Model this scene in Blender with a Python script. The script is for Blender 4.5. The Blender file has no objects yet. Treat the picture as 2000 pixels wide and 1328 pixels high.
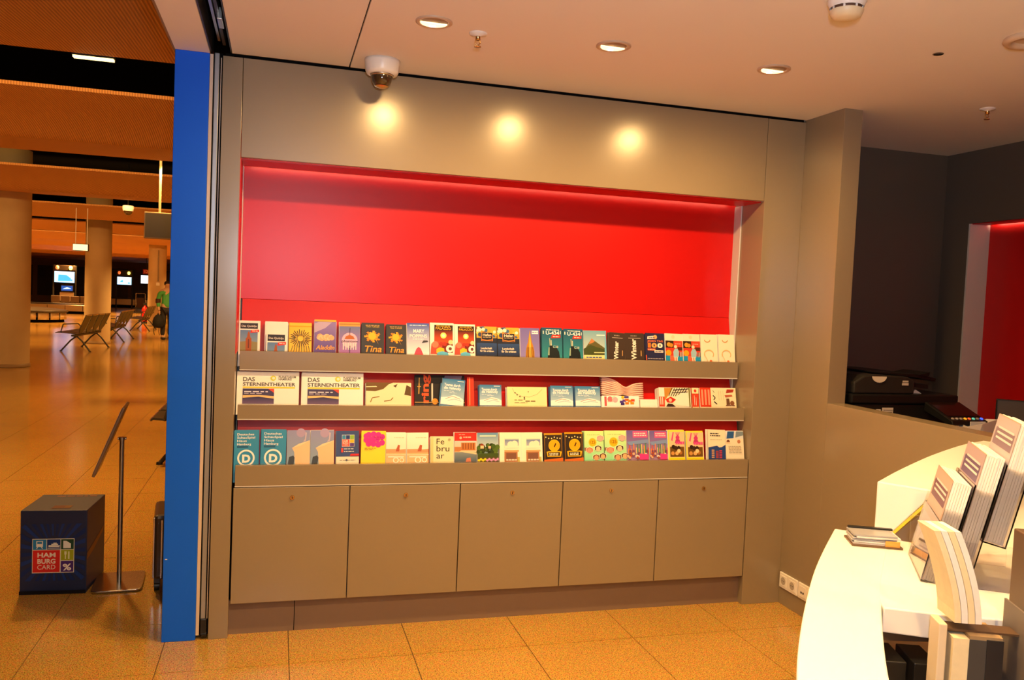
import bpy, bmesh, math, random
from mathutils import Vector, Matrix
random.seed(7)
S = bpy.context.scene
COL = S.collection
PI = math.pi
def lin(h):
    h = h.lstrip('#'); c = [int(h[i:i+2], 16) / 255 for i in (0, 2, 4)]
    return tuple((x / 12.92 if x <= .04045 else ((x + .055) / 1.055) ** 2.4) for x in c)

# ------------------------------------------------------------------ camera
cam_d = bpy.data.cameras.new('camera'); cam = bpy.data.objects.new('camera', cam_d); COL.objects.link(cam)
F_PX, YAW, PITCH, ROLL = 1621.08, .276226, -.0474566, .0431386
CAM = Vector((0, -3.72678, 1.5182))
fw = Vector((math.sin(YAW) * math.cos(PITCH), math.cos(YAW) * math.cos(PITCH), math.sin(PITCH)))
r0 = Vector((math.cos(YAW), -math.sin(YAW), 0)); u0 = r0.cross(fw)
rt = math.cos(ROLL) * r0 + math.sin(ROLL) * u0; up = -math.sin(ROLL) * r0 + math.cos(ROLL) * u0
M = Matrix.Identity(4)
for i in range(3):
    M[i][0], M[i][1], M[i][2], M[i][3] = rt[i], up[i], -fw[i], CAM[i]
cam.matrix_world = M
cam_d.sensor_fit = 'HORIZONTAL'; cam_d.sensor_width = 36; cam_d.lens = F_PX / 2000 * 36
cam_d.clip_start = .05; cam_d.clip_end = 200
S.camera = cam
# ------------------------------------------------------------------ world, exposure
W = bpy.data.worlds.new('world'); S.world = W; W.use_nodes = True
W.node_tree.nodes['Background'].inputs[0].default_value = (1, .62, .34, 1)
W.node_tree.nodes['Background'].inputs[1].default_value = .035
S.view_settings.view_transform = 'Standard'; S.view_settings.look = 'None'
S.view_settings.gamma = 1; S.view_settings.use_curve_mapping = False
S.view_settings.exposure = 0.17
# ------------------------------------------------------------------ lights
WARM = (1, .59, .21)
HALLC = (1, .52, .15)
def lamp(name, kind, loc, power, color, radius=.03, target=None, size=None, blend=.2, sx=None, sy=None):
    d = bpy.data.lights.new(name, kind); d.energy = power; d.color = color
    if kind in ('POINT', 'SPOT'): d.shadow_soft_size = radius
    if kind == 'SPOT': d.spot_size = size; d.spot_blend = blend
    if kind == 'AREA': d.shape = 'RECTANGLE'; d.size = sx; d.size_y = sy
    o = bpy.data.objects.new(name, d); COL.objects.link(o); o.location = loc
    if target is not None:
        o.rotation_euler = (Vector(target) - Vector(loc)).to_track_quat('-Z', 'Y').to_euler()
    return o
DOWN = [(.507, -.74), (1.197, -.74), (1.905, -.72)]              # wall washers in view
DOWN2 = [(-.1, -2.25), (.75, -2.25), (1.6, -2.25), (.75, -3.75), (1.9, -3.75)]   # ceiling grid nearer the camera
for x, y in DOWN:
    lamp('wall_washer_light', 'SPOT', (x, y, 2.488), 90, WARM, .028, (x, y + .15, 1.5), math.radians(170), 1.0)
for (x, y), pw in zip(DOWN2, (80, 110, 45, 120, 75)):
    lamp('downlight_light', 'SPOT', (x, y, 2.485), pw, WARM, .04, (x, y, 0), math.radians(150), .6)
lamp('camera_flash', 'POINT', (.04, -3.75, 1.63), 34, (.86, .93, 1.08), .03)
lamp('camera_flash_bounce', 'SPOT', (.05, -3.78, 1.72), 105, (.88, .93, 1.05), .03, (.35, -2.75, 2.5), math.radians(105), .6)

# ------------------------------------------------------------------ materials
MATS = {}
def mat(name, rgb, rough=.5, metal=0, noise=0, nscale=30, bump=0, bscale=200, coat=0, emit=None, estr=0, trans=0, ior=1.45, spec=.5, croug=.05):
    if name in MATS: return MATS[name]
    m = bpy.data.materials.new(name); m.use_nodes = True; nt = m.node_tree; b = nt.nodes['Principled BSDF']
    if isinstance(rgb, str): rgb = lin(rgb)
    b.inputs['Base Color'].default_value = (*rgb, 1); b.inputs['Roughness'].default_value = rough; b.inputs['Metallic'].default_value = metal
    b.inputs['Specular IOR Level'].default_value = spec
    if coat: b.inputs['Coat Weight'].default_value = coat; b.inputs['Coat Roughness'].default_value = croug
    if emit: b.inputs['Emission Color'].default_value = (*emit, 1); b.inputs['Emission Strength'].default_value = estr
    if trans: b.inputs['Transmission Weight'].default_value = trans; b.inputs['IOR'].default_value = ior
    if noise or bump:
        tc = nt.nodes.new('ShaderNodeTexCoord')
    if noise:
        n = nt.nodes.new('ShaderNodeTexNoise'); n.inputs['Scale'].default_value = nscale; n.inputs['Detail'].default_value = 4
        nt.links.new(tc.outputs['Object'], n.inputs['Vector'])
        mx = nt.nodes.new('ShaderNodeMix'); mx.data_type = 'RGBA'
        mx.inputs[6].default_value = (*[c * (1 - noise) for c in rgb], 1); mx.inputs[7].default_value = (*[min(1, c * (1 + noise)) for c in rgb], 1)
        nt.links.new(n.outputs['Fac'], mx.inputs[0]); nt.links.new(mx.outputs[2], b.inputs['Base Color'])
    if bump:
        n2 = nt.nodes.new('ShaderNodeTexNoise'); n2.inputs['Scale'].default_value = bscale
        nt.links.new(tc.outputs['Object'], n2.inputs['Vector'])
        bp = nt.nodes.new('ShaderNodeBump'); bp.inputs['Strength'].default_value = bump; bp.inputs['Distance'].default_value = .002
        nt.links.new(n2.outputs['Fac'], bp.inputs['Height']); nt.links.new(bp.outputs['Normal'], b.inputs['Normal'])
    MATS[name] = m; return m
TAUPE = mat('taupe laminate', (.265, .205, .128), .24, spec=.8, noise=.05, nscale=3, bump=.04, bscale=25)
TAUPE2 = mat('taupe skirting', (.20, .135, .10), .40, noise=.06, nscale=4)
RED = mat('red lacquer', (.56, .006, .005), .34, spec=.36, noise=.04, nscale=2)
WHITE = mat('white lacquer', (.86, .85, .82), .35)
CEIL = mat('ceiling paint', (.80, .755, .71), .75, noise=.02, nscale=2)
BLUE = mat('blue panel paint', (.006, .12, .85), .45, noise=.04, nscale=5, spec=.2)
ALU = mat('brushed aluminium', (.62, .60, .57), .32, metal=1)
STEEL = mat('stainless steel', (.66, .60, .50), .22, metal=1)
DGREY = mat('dark grey metal', (.07, .068, .065), .4, metal=.6)
BLACK = mat('black plastic', (.010, .0095, .009), .35)
BLACKM = mat('matt black', (.006, .006, .006), .9, spec=0)
GREYW = mat('grey white laminate', (.62, .60, .58), .4)
PAPER = mat('paper edges', (.82, .80, .76), .7, noise=.06, nscale=90)
CREAM = mat('cream paper', (.80, .68, .42), .7, noise=.10, nscale=60)
ACRY = mat('clear acrylic', (.97, .95, .97), .03, trans=1, ior=1.35)
CONC = mat('concrete column', (.56, .43, .24), .7, noise=.18, nscale=2.2, bump=.15, bscale=12)
GREYMETAL = mat('bench mesh metal', (.060, .064, .052), .38, metal=.6)
PLW = mat('white plastic', (.80, .77, .72), .35)
BRASS = mat('brass', (.70, .46, .20), .25, metal=1)
YELL = mat('warm bounce yellow', (.80, .62, .05), .4)  # warm bounce light on the ledge's inner face, painted in as yellow
BROWNT = mat('brown display board', (.10, .055, .028), .45)
def print_mat():
    m = bpy.data.materials.new('printed paper'); m.use_nodes = True; nt = m.node_tree; b = nt.nodes['Principled BSDF']
    a = nt.nodes.new('ShaderNodeVertexColor'); a.layer_name = 'Col'
    nt.links.new(a.outputs['Color'], b.inputs['Base Color']); b.inputs['Roughness'].default_value = .42; b.inputs['Specular IOR Level'].default_value = .3
    return m
PRINT = print_mat()
def screen_mat(name, st):
    m = bpy.data.materials.new(name); m.use_nodes = True; nt = m.node_tree; b = nt.nodes['Principled BSDF']
    a = nt.nodes.new('ShaderNodeVertexColor'); a.layer_name = 'Col'
    b.inputs['Base Color'].default_value = (.01, .01, .01, 1)
    nt.links.new(a.outputs['Color'], b.inputs['Emission Color']); b.inputs['Emission Strength'].default_value = st; b.inputs['Roughness'].default_value = .15
    return m
SCREEN = screen_mat('lit screen', 2.2)
def floor_mat(name, joints):
    m = bpy.data.materials.new(name); m.use_nodes = True; nt = m.node_tree; N = nt.nodes; L = nt.links; b = N['Principled BSDF']
    tc = N.new('ShaderNodeTexCoord'); geo = N.new('ShaderNodeNewGeometry')
    n1 = N.new('ShaderNodeTexNoise'); n1.inputs['Scale'].default_value = 210; n1.inputs['Detail'].default_value = 3
    n2 = N.new('ShaderNodeTexVoronoi'); n2.inputs['Scale'].default_value = 150
    n3 = N.new('ShaderNodeTexNoise'); n3.inputs['Scale'].default_value = 1.3
    for n in (n1, n2, n3): L.new(geo.outputs['Position'], n.inputs['Vector'])
    cr = N.new('ShaderNodeValToRGB'); e = cr.color_ramp.elements
    e[0].position = .36; e[0].color = (.20, .085, .018, 1); e[1].position = .60; e[1].color = (.64, .385, .085, 1)
    x = e.new(.47) if hasattr(e, 'new') else None; x.color = (.49, .275, .055, 1)
    L.new(n1.outputs['Fac'], cr.inputs[0])
    mx = N.new('ShaderNodeMix'); mx.data_type = 'RGBA'; mx.blend_type = 'MULTIPLY'; mx.inputs[0].default_value = .35
    L.new(cr.outputs[0], mx.inputs[6]); L.new(n2.outputs['Color'], mx.inputs[7])
    bw = N.new('ShaderNodeMix'); bw.data_type = 'RGBA'; bw.blend_type = 'MULTIPLY'; bw.inputs[0].default_value = .25
    L.new(mx.outputs[2], bw.inputs[6]); L.new(n3.outputs['Fac'], bw.inputs[7])
    hs = N.new('ShaderNodeHueSaturation'); hs.inputs['Saturation'].default_value = 1; hs.inputs['Value'].default_value = 1.25
    L.new(bw.outputs[2], hs.inputs['Color'])
    L.new(hs.outputs[0], b.inputs['Base Color'])
    b.inputs['Roughness'].default_value = .16; b.inputs['Specular IOR Level'].default_value = .6
    return m
FLOORM = floor_mat('polished granite', False)
def rib_mat():
    m = bpy.data.materials.new('perforated orange panel'); m.use_nodes = True; nt = m.node_tree; N = nt.nodes; L = nt.links; b = N['Principled BSDF']
    geo = N.new('ShaderNodeNewGeometry')
    w = N.new('ShaderNodeTexWave'); w.inputs['Scale'].default_value = 15; w.bands_direction = 'X'
    L.new(geo.outputs['Position'], w.inputs['Vector'])
    v = N.new('ShaderNodeTexVoronoi'); v.inputs['Scale'].default_value = 60; v.inputs['Randomness'].default_value = 0
    L.new(geo.outputs['Position'], v.inputs['Vector'])
    cr = N.new('ShaderNodeValToRGB'); cr.color_ramp.elements[0].color = (.47, .20, .05, 1); cr.color_ramp.elements[1].color = (.80, .37, .10, 1)
    L.new(w.outputs['Fac'], cr.inputs[0])
    L.new(cr.outputs[0], b.inputs['Base Color']); b.inputs['Roughness'].default_value = .6
    bp = N.new('ShaderNodeBump'); bp.inputs['Strength'].default_value = .5; bp.inputs['Distance'].default_value = .01
    L.new(w.outputs['Fac'], bp.inputs['Height']); L.new(bp.outputs['Normal'], b.inputs['Normal'])
    return m
RIB = rib_mat()
def glow(name, rgb, st): return mat(name, (.9, .8, .6), .4, emit=rgb, estr=st)

# ------------------------------------------------------------------ geometry helpers
class MB:
    def __init__(s): s.v = []; s.f = []; s.c = []; s.smooth = []
    def add(s, vs, fs, col=None, smooth=False):
        o = len(s.v); s.v += [tuple(v) for v in vs]
        for f in fs: s.f.append(tuple(i + o for i in f)); s.c.append(col); s.smooth.append(smooth)
        return s
    def box(s, x0, x1, y0, y1, z0, z1, col=None, mtx=None):
        vs = [Vector((x, y, z)) for z in (z0, z1) for y in (y0, y1) for x in (x0, x1)]
        if mtx is not None: vs = [mtx @ v for v in vs]
        return s.add(vs, [(0, 2, 3, 1), (4, 5, 7, 6), (0, 1, 5, 4), (2, 6, 7, 3), (0, 4, 6, 2), (1, 3, 7, 5)], col)
    def prism(s, poly, z0, z1, axis='z', col=None, mtx=None):
        n = len(poly)
        def P(a, b, h): return Vector({'z': (a, b, h), 'y': (a, h, b), 'x': (h, a, b)}[axis])
        vs = [P(a, b, z0) for a, b in poly] + [P(a, b, z1) for a, b in poly]
        if mtx is not None: vs = [mtx @ v for v in vs]
        return s.add(vs, [tuple(range(n))[::-1], tuple(range(n, 2 * n))] + [(i, (i + 1) % n, n + (i + 1) % n, n + i) for i in range(n)], col)
    def tube(s, p0, p1, ra, rb=None, n=12, col=None, caps=True):
        rb = ra if rb is None else rb; p0 = Vector(p0); p1 = Vector(p1); d = (p1 - p0).normalized()
        a = d.orthogonal().normalized(); b = d.cross(a)
        vs = [p0 + ra * (a * math.cos(t) + b * math.sin(t)) for t in [2 * PI * i / n for i in range(n)]]
        vs += [p1 + rb * (a * math.cos(t) + b * math.sin(t)) for t in [2 * PI * i / n for i in range(n)]]
        s.add(vs, [(i, (i + 1) % n, n + (i + 1) % n, n + i) for i in range(n)], col, True)
        if caps:
            s.add(vs[:n], [tuple(range(n))[::-1]], col); s.add(vs[n:], [tuple(range(n))], col)
        return s
    def path(s, pts, r, n=8, col=None):
        for a, b in zip(pts[:-1], pts[1:]): s.tube(a, b, r, r, n, col)
        return s
    def lathe(s, prof, loc=(0, 0, 0), n=24, col=None, smooth=True):
        vs = []; loc = Vector(loc)
        for r, z in prof:
            for i in range(n):
                t = 2 * PI * i / n; vs.append(loc + Vector((r * math.cos(t), r * math.sin(t), z)))
        fs = [(k * n + i, k * n + (i + 1) % n, (k + 1) * n + (i + 1) % n, (k + 1) * n + i) for k in range(len(prof) - 1) for i in range(n)]
        return s.add(vs, fs, col, smooth)
    def build(s, name, m=None, parent=None, bevel=0, segs=2, solid=0):
        me = bpy.data.meshes.new(name); me.from_pydata(s.v, [], s.f); me.update()
        if any(c is not None for c in s.c):
            at = me.color_attributes.new('Col', 'FLOAT_COLOR', 'CORNER')
            for p, c in zip(me.polygons, s.c):
                if c is None: c = (.8, .8, .8)
                if isinstance(c, list):
                    for k, li in enumerate(p.loop_indices): at.data[li].color = (*c[k], 1)
                else:
                    for li in p.loop_indices: at.data[li].color = (*c, 1)
        for p, sm in zip(me.polygons, s.smooth): p.use_smooth = sm
        if m is not None: me.materials.append(m)
        o = bpy.data.objects.new(name, me); COL.objects.link(o)
        if parent is not None: o.parent = parent
        if bevel:
            b = o.modifiers.new('bevel', 'BEVEL'); b.width = bevel; b.segments = segs; b.limit_method = 'ANGLE'
        if solid:
            b = o.modifiers.new('solid', 'SOLIDIFY'); b.thickness = solid; b.offset = 0
        return o
def empty(name, loc=(0, 0, 0), rz=0, rx=0):
    o = bpy.data.objects.new(name, None); COL.objects.link(o); o.location = loc; o.rotation_euler = (rx, 0, rz); o.empty_display_size = .05
    return o
def tag(o, label=None, cat=None, group=None, kind=None):
    if label: o['label'] = label
    if cat: o['category'] = cat
    if group: o['group'] = group
    if kind: o['kind'] = kind
    return o
def B(name, m, x0, x1, y0, y1, z0, z1, parent=None, bevel=0):
    return MB().box(x0, x1, y0, y1, z0, z1).build(name, m, parent, bevel)
def child_copy(o, parent, loc=None, rot=None):
    c = o.copy(); COL.objects.link(c); c.parent = parent
    if loc is not None: c.location = loc
    if rot is not None: c.rotation_euler = rot
    return c
def copy_tree(o, parent=None):
    c = o.copy(); COL.objects.link(c); c.parent = parent
    for ch in list(o.children): copy_tree(ch, c)
    return c

# text: glyph outlines of Blender's built-in font as mesh triangles
TXT = {}
def text_geo(t, bold=0):
    k = (t, bold)
    if k in TXT: return TXT[k]
    cu = bpy.data.curves.new('t', 'FONT'); cu.body = t; cu.size = 1; cu.resolution_u = 3; cu.offset = bold
    o = bpy.data.objects.new('t', cu); me = o.to_mesh(); me.calc_loop_triangles()
    v = [(p.co.x, p.co.y) for p in me.vertices]; f = [tuple(x.vertices) for x in me.loop_triangles]
    o.to_mesh_clear(); bpy.data.objects.remove(o); bpy.data.curves.remove(cu)
    xs = [p[0] for p in v] or [0]; x0 = min(xs); w = max(xs) - x0
    TXT[k] = ([(a - x0, b) for a, b in v], f, w); return TXT[k]
class Print:
    """flat print in the local x-z plane, facing -y; u right, v up, in fractions of w, h"""
    def __init__(s, w, h, y=-.0004): s.w = w; s.h = h; s.y = y; s.k = 0; s.z0 = 0; s.mb = MB()
    def _y(s): s.k += 1; return s.y - .00012 * s.k
    def poly(s, pts, col):
        y = s._y(); col = lin(col) if isinstance(col, str) else col
        s.mb.add([((u - .5) * s.w, y, s.z0 + v * s.h) for u, v in pts], [tuple(range(len(pts)))], col)
    def rect(s, u0, v0, u1, v1, col): s.poly([(u0, v0), (u1, v0), (u1, v1), (u0, v1)], col)
    def grad(s, u0, v0, u1, v1, bot, top):
        y = s._y(); a, b = lin(bot), lin(top)
        s.mb.add([((u - .5) * s.w, y, s.z0 + v * s.h) for u, v in [(u0, v0), (u1, v0), (u1, v1), (u0, v1)]], [(0, 1, 2, 3)], [a, a, b, b])
    def circ(s, u, v, r, col, n=20, sq=1.0):
        asp = s.w / s.h
        s.poly([(u + r * math.cos(t), v + r * asp * sq * math.sin(t)) for t in [2 * PI * i / n for i in range(n)]], col)
    def ring(s, u, v, r, rin, col, n=24):
        asp = s.w / s.h; y = s._y(); c = lin(col)
        vs = []
        for i in range(n):
            t = 2 * PI * i / n
            for q in (r, rin): vs.append(((u + q * math.cos(t) - .5) * s.w, y, s.z0 + (v + q * asp * math.sin(t)) * s.h))
        s.mb.add(vs, [(2 * i, 2 * i + 1, (2 * i + 3) % (2 * n), (2 * i + 2) % (2 * n)) for i in range(n)], c)
    def line(s, pts, wd, col):
        asp = s.w / s.h
        for (a, b), (c, d) in zip(pts[:-1], pts[1:]):
            dx, dy = (c - a), (d - b) / asp; l = math.hypot(dx, dy) or 1; nx, ny = -dy / l * wd / 2, dx / l * wd / 2
            s.poly([(a - nx, b - ny * asp), (c - nx, d - ny * asp), (c + nx, d + ny * asp), (a + nx, b + ny * asp)], col)
    def text(s, t, u, v, size, col, fit=None, rot=0, bold=.0, align='l', shear=0):
        """size: letter size as a fraction of the width; fit: wanted text width as a fraction of the width"""
        vs, fs, w = text_geo(t, bold); sc = size * s.w; sx = sc
        if fit and w: sx = fit * s.w / w
        off = -w * sx / 2 if align == 'c' else (-w * sx if align == 'r' else 0)
        y = s._y(); ca, sa = math.cos(rot), math.sin(rot); out = []
        for a, b in vs:
            px, pz = a * sx + off + b * sc * shear, b * sc
            out.append(((u - .5) * s.w + px * ca - pz * sa, y, s.z0 + v * s.h + px * sa + pz * ca))
        s.mb.add(out, fs, lin(col))
    def greek(s, u0, v, u1, hgt, col, seed=0):
        """a line of print too small to read: a broken row of marks"""
        rnd = random.Random(seed * 31 + int(v * 1000)); u = u0
        while u < u1 - .02:
            l = rnd.uniform(.05, .16); s.rect(u, v, min(u + l, u1), v + hgt, col); u += l + .025
    def build(s, name, parent): return s.mb.build(name, PRINT, parent)

# ================================================================== SETTING
NX0, NX1, NZ = -.17, 2.355, 2.075            # niche
floor = B('floor', FLOORM, -30, 6, -9, 70, -.12, -.004); tag(floor, kind='structure')
tile = None; T = .5082; TX, TY = .0849, -.3014
def vis(x, y):
    d = Vector((x, y, 0)) - CAM; z = d.dot(fw)
    if z < .3: return False
    px = 1000 + F_PX * d.dot(rt) / z; py = 664 - F_PX * d.dot(up) / z
    return -60 < px < 1660 and py < 1420
tiles = []
for i in range(-14, 6):
    for j in range(-7, 24):
        x, y = TX + i * T, TY + j * T
        if x > -.55 and y > .2: continue
        if x < -.55 and y > 9: continue
        if x > -.1 and x > 1.2 + (y + 2.2) * .9 + .9: continue
        if not any(vis(x + a * T, y + b * T) for a in (0, 1) for b in (0, 1)): continue
        tiles.append((x, y))
tiles.sort(key=lambda p: (p[0] - CAM.x) ** 2 + (p[1] - CAM.y) ** 2); tiles = tiles[:298]
for x, y in tiles:
    if tile is None:
        g = .0018
        tile = MB().box(g, T - g, g, T - g, -.0035, 0).box(0, T, 0, T, -.0038, -.0030).build('tile', FLOORM, floor); t = tile
        tile.data.materials.append(mat('grout', (.10, .05, .015), .8))
        for f in list(tile.data.polygons)[6:]: f.material_index = 1
    else:
        t = tile.copy(); COL.objects.link(t)
    t.location = (x, y, 0)
# display wall
wall = empty('wall_back'); tag(wall, kind='structure')
B('wall_panel', TAUPE, -.25, NX0, 0, .40, 0, 2.488, wall, .0015)                # narrow post beside the door track
B('wall_panel', TAUPE, NX0 + .002, NX1 - .008, 0, .03, NZ, 2.488, wall, .0015)  # header over the niche
B('wall_panel', TAUPE, NX1 - .005, 2.567, 0, .40, 0, 2.488, wall, .0015)        # wide post
B('core', TAUPE2, -.24, 2.66, .40, .43, 0, 2.6, wall)
B('ceiling_gap', BLACKM, -.24, 2.56, .012, .3, 2.486, 2.502, wall)
rp = B('red_back_panel', RED, NX0, NX1, .27, .29, 1.475, 2.22, wall, .001)
B('red_soffit', RED, NX0 + .004, NX1 - .003, .03, .215, NZ - .006, NZ - .001, wall)
B('cove_top', RED, NX0, NX1, .03, .29, 2.22, 2.23, wall)
B('jamb_red_reflection', RED, NX0, NX0 + .003, .004, .27, 1.24, NZ - .006, wall)  # left jamb; its red reflection is put in as surface colour
B('jamb_strip', GREYW, NX1 - .012, NX1 - .005, .205, .27, .76, NZ - .006, wall)
B('jamb_strip', GREYW, NX0 + .003, NX0 + .006, .215, .27, .76, NZ - .006, wall)
B('led_strip', glow('niche led', (1, .72, .45), 12.0), NX0 + .03, NX1 - .03, .19, .205, NZ + .0, NZ + .010, wall)
bb = B('baseboard_back', TAUPE2, NX0, NX1 - .005, .042, .06, 0, .15); tag(bb, kind='structure')
B('joint', BLACKM, .108, .111, .0405, .043, .002, .148, bb)
# blue end panel of the wall, door leaf stack and overhead track
wl = empty('wall_left'); tag(wl, kind='structure')
B('blue_panel', BLUE, -.437, -.302, 0, .55, 0, 2.492, wl, .002)
B('nick', PLW, -.430, -.421, -.0008, .001, .358, .361, wl)
d1 = empty('door_1'); tag(d1, kind='structure')
B('door_frame', mat('beige aluminium', (.62, .50, .40), .4), -.301, -.288, .004, .10, .02, 2.49, d1)
B('door_leaf', mat('grey aluminium', (.36, .37, .39), .35, metal=.5), -.284, -.264, .012, .10, .06, 2.50, d1, .003)
B('gasket', BLACKM, -.288, -.284, .010, .10, .02, 2.50, d1); B('gasket', BLACKM, -.264, -.250, .016, .10, .02, 2.50, d1)
B('edge_strip', mat('beige aluminium', (.62, .50, .40), .4), -.2585, -.2555, .010, .03, .09, 2.48, d1)
MB().tube((-.278, .02, .02), (-.258, .02, .02), .018, .018, 12).build('floor_guide', BLACK, d1)
B('floor_guide_plate', BLACK, -.284, -.258, .004, .05, .02, .09, d1, .004)
# ceiling of the shop
ce = empty('ceiling'); tag(ce, kind='structure')
B('ceiling_panel', CEIL, -.215, .2665, -7, -.004, 2.5, 2.52, ce)
B('ceiling_panel', CEIL, .2725, 3.87, -7, .0, 2.5, 2.52, ce)
B('ceiling_panel', CEIL, 2.567, 3.87, 0, .45, 2.5, 2.52, ce)
B('ceiling_gap', BLACKM, .26, .28, -7, 0, 2.512, 2.53, ce)
B('roof_slab', BLACKM, -.44, 3.95, -7, .6, 2.66, 2.70, ce)
B('soffit_strip', CEIL, -.437, -.302, -7, 0, 2.492, 2.51, ce)
tr = empty('trim_1'); tag(tr, kind='structure')
B('track_channel', BLACKM, -.302, -.212, -7, .02, 2.60, 2.62, tr); B('track_side', DGREY, -.302, -.296, -7, .1, 2.50, 2.61, tr); B('track_side', DGREY, -.219, -.213, -7, -.002, 2.50, 2.61, tr)
B('track_rail', ALU, -.272, -.262, -7, .0, 2.545, 2.60, tr); B('track_rail', DGREY, -.252, -.240, -7, .0, 2.53, 2.60, tr)
B('hanger', ALU, -.248, -.228, -.42, -.30, 2.51, 2.555, tr, .003)
B('hall_fascia', TAUPE2, -.445, -.437, -7, .55, 2.49, 3.5, tr)
# right-hand walls
wr = empty('wall_right'); tag(wr, kind='structure')
B('wall_panel', TAUPE, 2.567, 2.668, -.30, .40, 0, 2.5, wr, .0015)
B('wall_panel', TAUPE, 2.567, 2.668, -1.42, -.3005, 0, 1.088, wr, .0015)
wb = empty('wall_far'); tag(wb, kind='structure')
DTA = mat('dark taupe paint', (.105, .085, .065), .6)
B('wall_panel', DTA, 2.66, 3.90, .43, .47, 0, 2.5, wb)
ws = empty('wall_side'); tag(ws, kind='structure')
B('wall_panel', DTA, 3.857, 3.90, .235, .43, 0, 2.5, ws); B('wall_panel', DTA, 3.857, 3.88, -6, .235, 2.08, 2.5, ws); B('wall_panel', DTA, 3.857, 4.1, -6, -2.2, 0, 2.08, ws)
B('red_back_panel', RED, 4.0, 4.02, -2.2, .235, 0, 2.25, ws)
B('red_soffit', RED, 3.87, 3.97, -2.2, .235, 2.075, 2.081, ws)
B('jamb_strip', GREYW, 3.8565, 4.0, .225, .236, 0, 2.078, ws)
B('led_strip', glow('side niche led', (1, .70, .45), 20.0), 3.955, 3.965, -2.1, .20, 2.083, 2.093, ws)
wf = B('wall_front', mat('shop rear wall', (.55, .50, .44), .6), -.2, 4.1, -7.05, -7, 0, 2.5); tag(wf, kind='structure')

# ================================================================== HALL STRUCTURE
hc = empty('ceiling_hall'); tag(hc, kind='structure')
B('dark_void', BLACKM, -30, 3, -9, 62, 3.75, 3.8, hc)
gaps = [(-2.6, -1.2), (2.44, 3.89), (7.24, 9.2), (12.7, 15.0), (18.4, 20.3), (24.0, 25.8), (29.5, 31.2), (35, 36.6), (40.5, 42), (46, 47.4), (51.5, 52.8), (57, 58.2)]
for (a0, a1), (b0, b1) in zip(gaps[:-1], gaps[1:]):
    ya, yb = a1, b0; L_ = yb - ya; crease = .50
    prof = []
    for k in range(29):
        t = k / 28
        if t <= crease: z = 3.08 - .16 * (t / crease) ** 3.5
        else: z = 2.92 + .11 * ((t - crease) / (1 - crease))
        prof.append((ya + t * L_, z))
    mb = MB(); n = len(prof)
    xs = (-30, -.446) if ya < 0.6 and yb < .7 else (-30, -.446)
    vs = [(x, y, z) for x in xs for y, z in prof]
    mb.add(vs, [(i, i + 1, n + i + 1, n + i) for i in range(n - 1)], None, True)
    vs2 = [(x, y, z + .03) for x in xs for y, z in prof]
    mb.add(vs2, [(i, n + i, n + i + 1, i + 1) for i in range(n - 1)], None, True)
    for e in (0, n - 1):
        mb.add([(xs[0], prof[e][0], prof[e][1]), (xs[1], prof[e][0], prof[e][1]), (xs[1], prof[e][0], prof[e][1] + .03), (xs[0], prof[e][0], prof[e][1] + .03)], [(0, 1, 2, 3)])
    mb.build('ceiling_sail', RIB, hc)
fwl = empty('wall_hall_far'); tag(fwl, kind='structure')
HWALL = mat('hall wall ochre', (.35, .19, .07), .6); HDARK = mat('hall dark glazing', (.07, .045, .025), .3)
B('wall_panel', HWALL, -30, 3, 60, 60.3, 0, 3.7, fwl)
for x0 in range(-24, -6, 2):
    B('dark_window', HDARK, x0 + .1, x0 + 1.8, 59.95, 60.02, .5, 2.55, fwl)
B('wall_panel', HWALL, -.24, 3, .56, 60, 0, 3.7, fwl)
hlw = B('wall_hall_side', HWALL, -30.2, -30, -9, 60, 0, 3.7); tag(hlw, kind='structure')
for j, (a, b) in enumerate(gaps[1:9]):
    for x in (-1.5, -8.0, -13) if j < 3 else (-2.2, -6.5, -9.5, -13):
        lamp('hall_light', 'SPOT', (x, (a + b) / 2 - .2, 3.05), (430 if j < 3 else 620) if j < 5 else 850, HALLC, .12, (x, (a + b) / 2 - .1, 0), math.radians(124), .85)
    if j < 5 and j != 3: lamp('sail_fill_light', 'AREA', (-5.5, a + .22, 3.02), 85, HALLC, target=(-5.5, a + 3.2, 3.03), sx=10, sy=.06)  # unseen area lamp added in the gap to brighten the next sail

# ================================================================== SHELVES AND CABINETS
def shelf(label, yl, z0, z1, back, topz):
    """yl: front of the lip; z0..z1 lip height; back = ((y, z) bottom, (y, z) top) of the sloping red rest"""
    t = empty('brochure_shelf', ((NX0 + NX1) / 2, yl, z0)); tag(t, label, 'shelf', 'built-in brochure shelves')
    cx = (NX0 + NX1) / 2; hw = (NX1 - NX0) / 2 - .013
    MB().box(-hw, hw, 0, .016, 0, z1 - z0).build('lip', TAUPE, t, .001)
    MB().box(-hw, hw, .016, back[0][0] - yl + .01, .004, .012).build('pocket_floor', GREYW, t)
    (ya, za), (yb, zb) = back
    p = [(ya - yl, za - z0), (yb - yl, zb - z0), (yb - yl + .006, zb - z0), (ya - yl + .006, za - z0)]
    MB().prism(p, -hw, hw, 'x').build('sloping_back', RED, t)
    MB().box(-hw, hw, .002, .006, z1 - z0, z1 - z0 + .006).build('clear_edge', ACRY, t)
    B('underside', GREYW, -hw, hw, .0, back[0][0] - yl + .03, -.004, .0005, t)
    return t
shelf('upper taupe shelf lip under the tall red panel, holding a row of slim leaflets', .147, 1.160, 1.244, ((.205, 1.172), (.268, 1.474)), 1.474)
shelf('middle taupe shelf lip holding wide and short booklets', .063, .950, 1.012, ((.172, .962), (.232, 1.158)), 1.158)
shelf('lowest taupe shelf lip directly above the cabinet doors', 0, .667, .757, ((.068, .679), (.135, .948)), .948)
DX = [-.164, .3335, .8385, 1.343, 1.8455, 2.3465]
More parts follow.
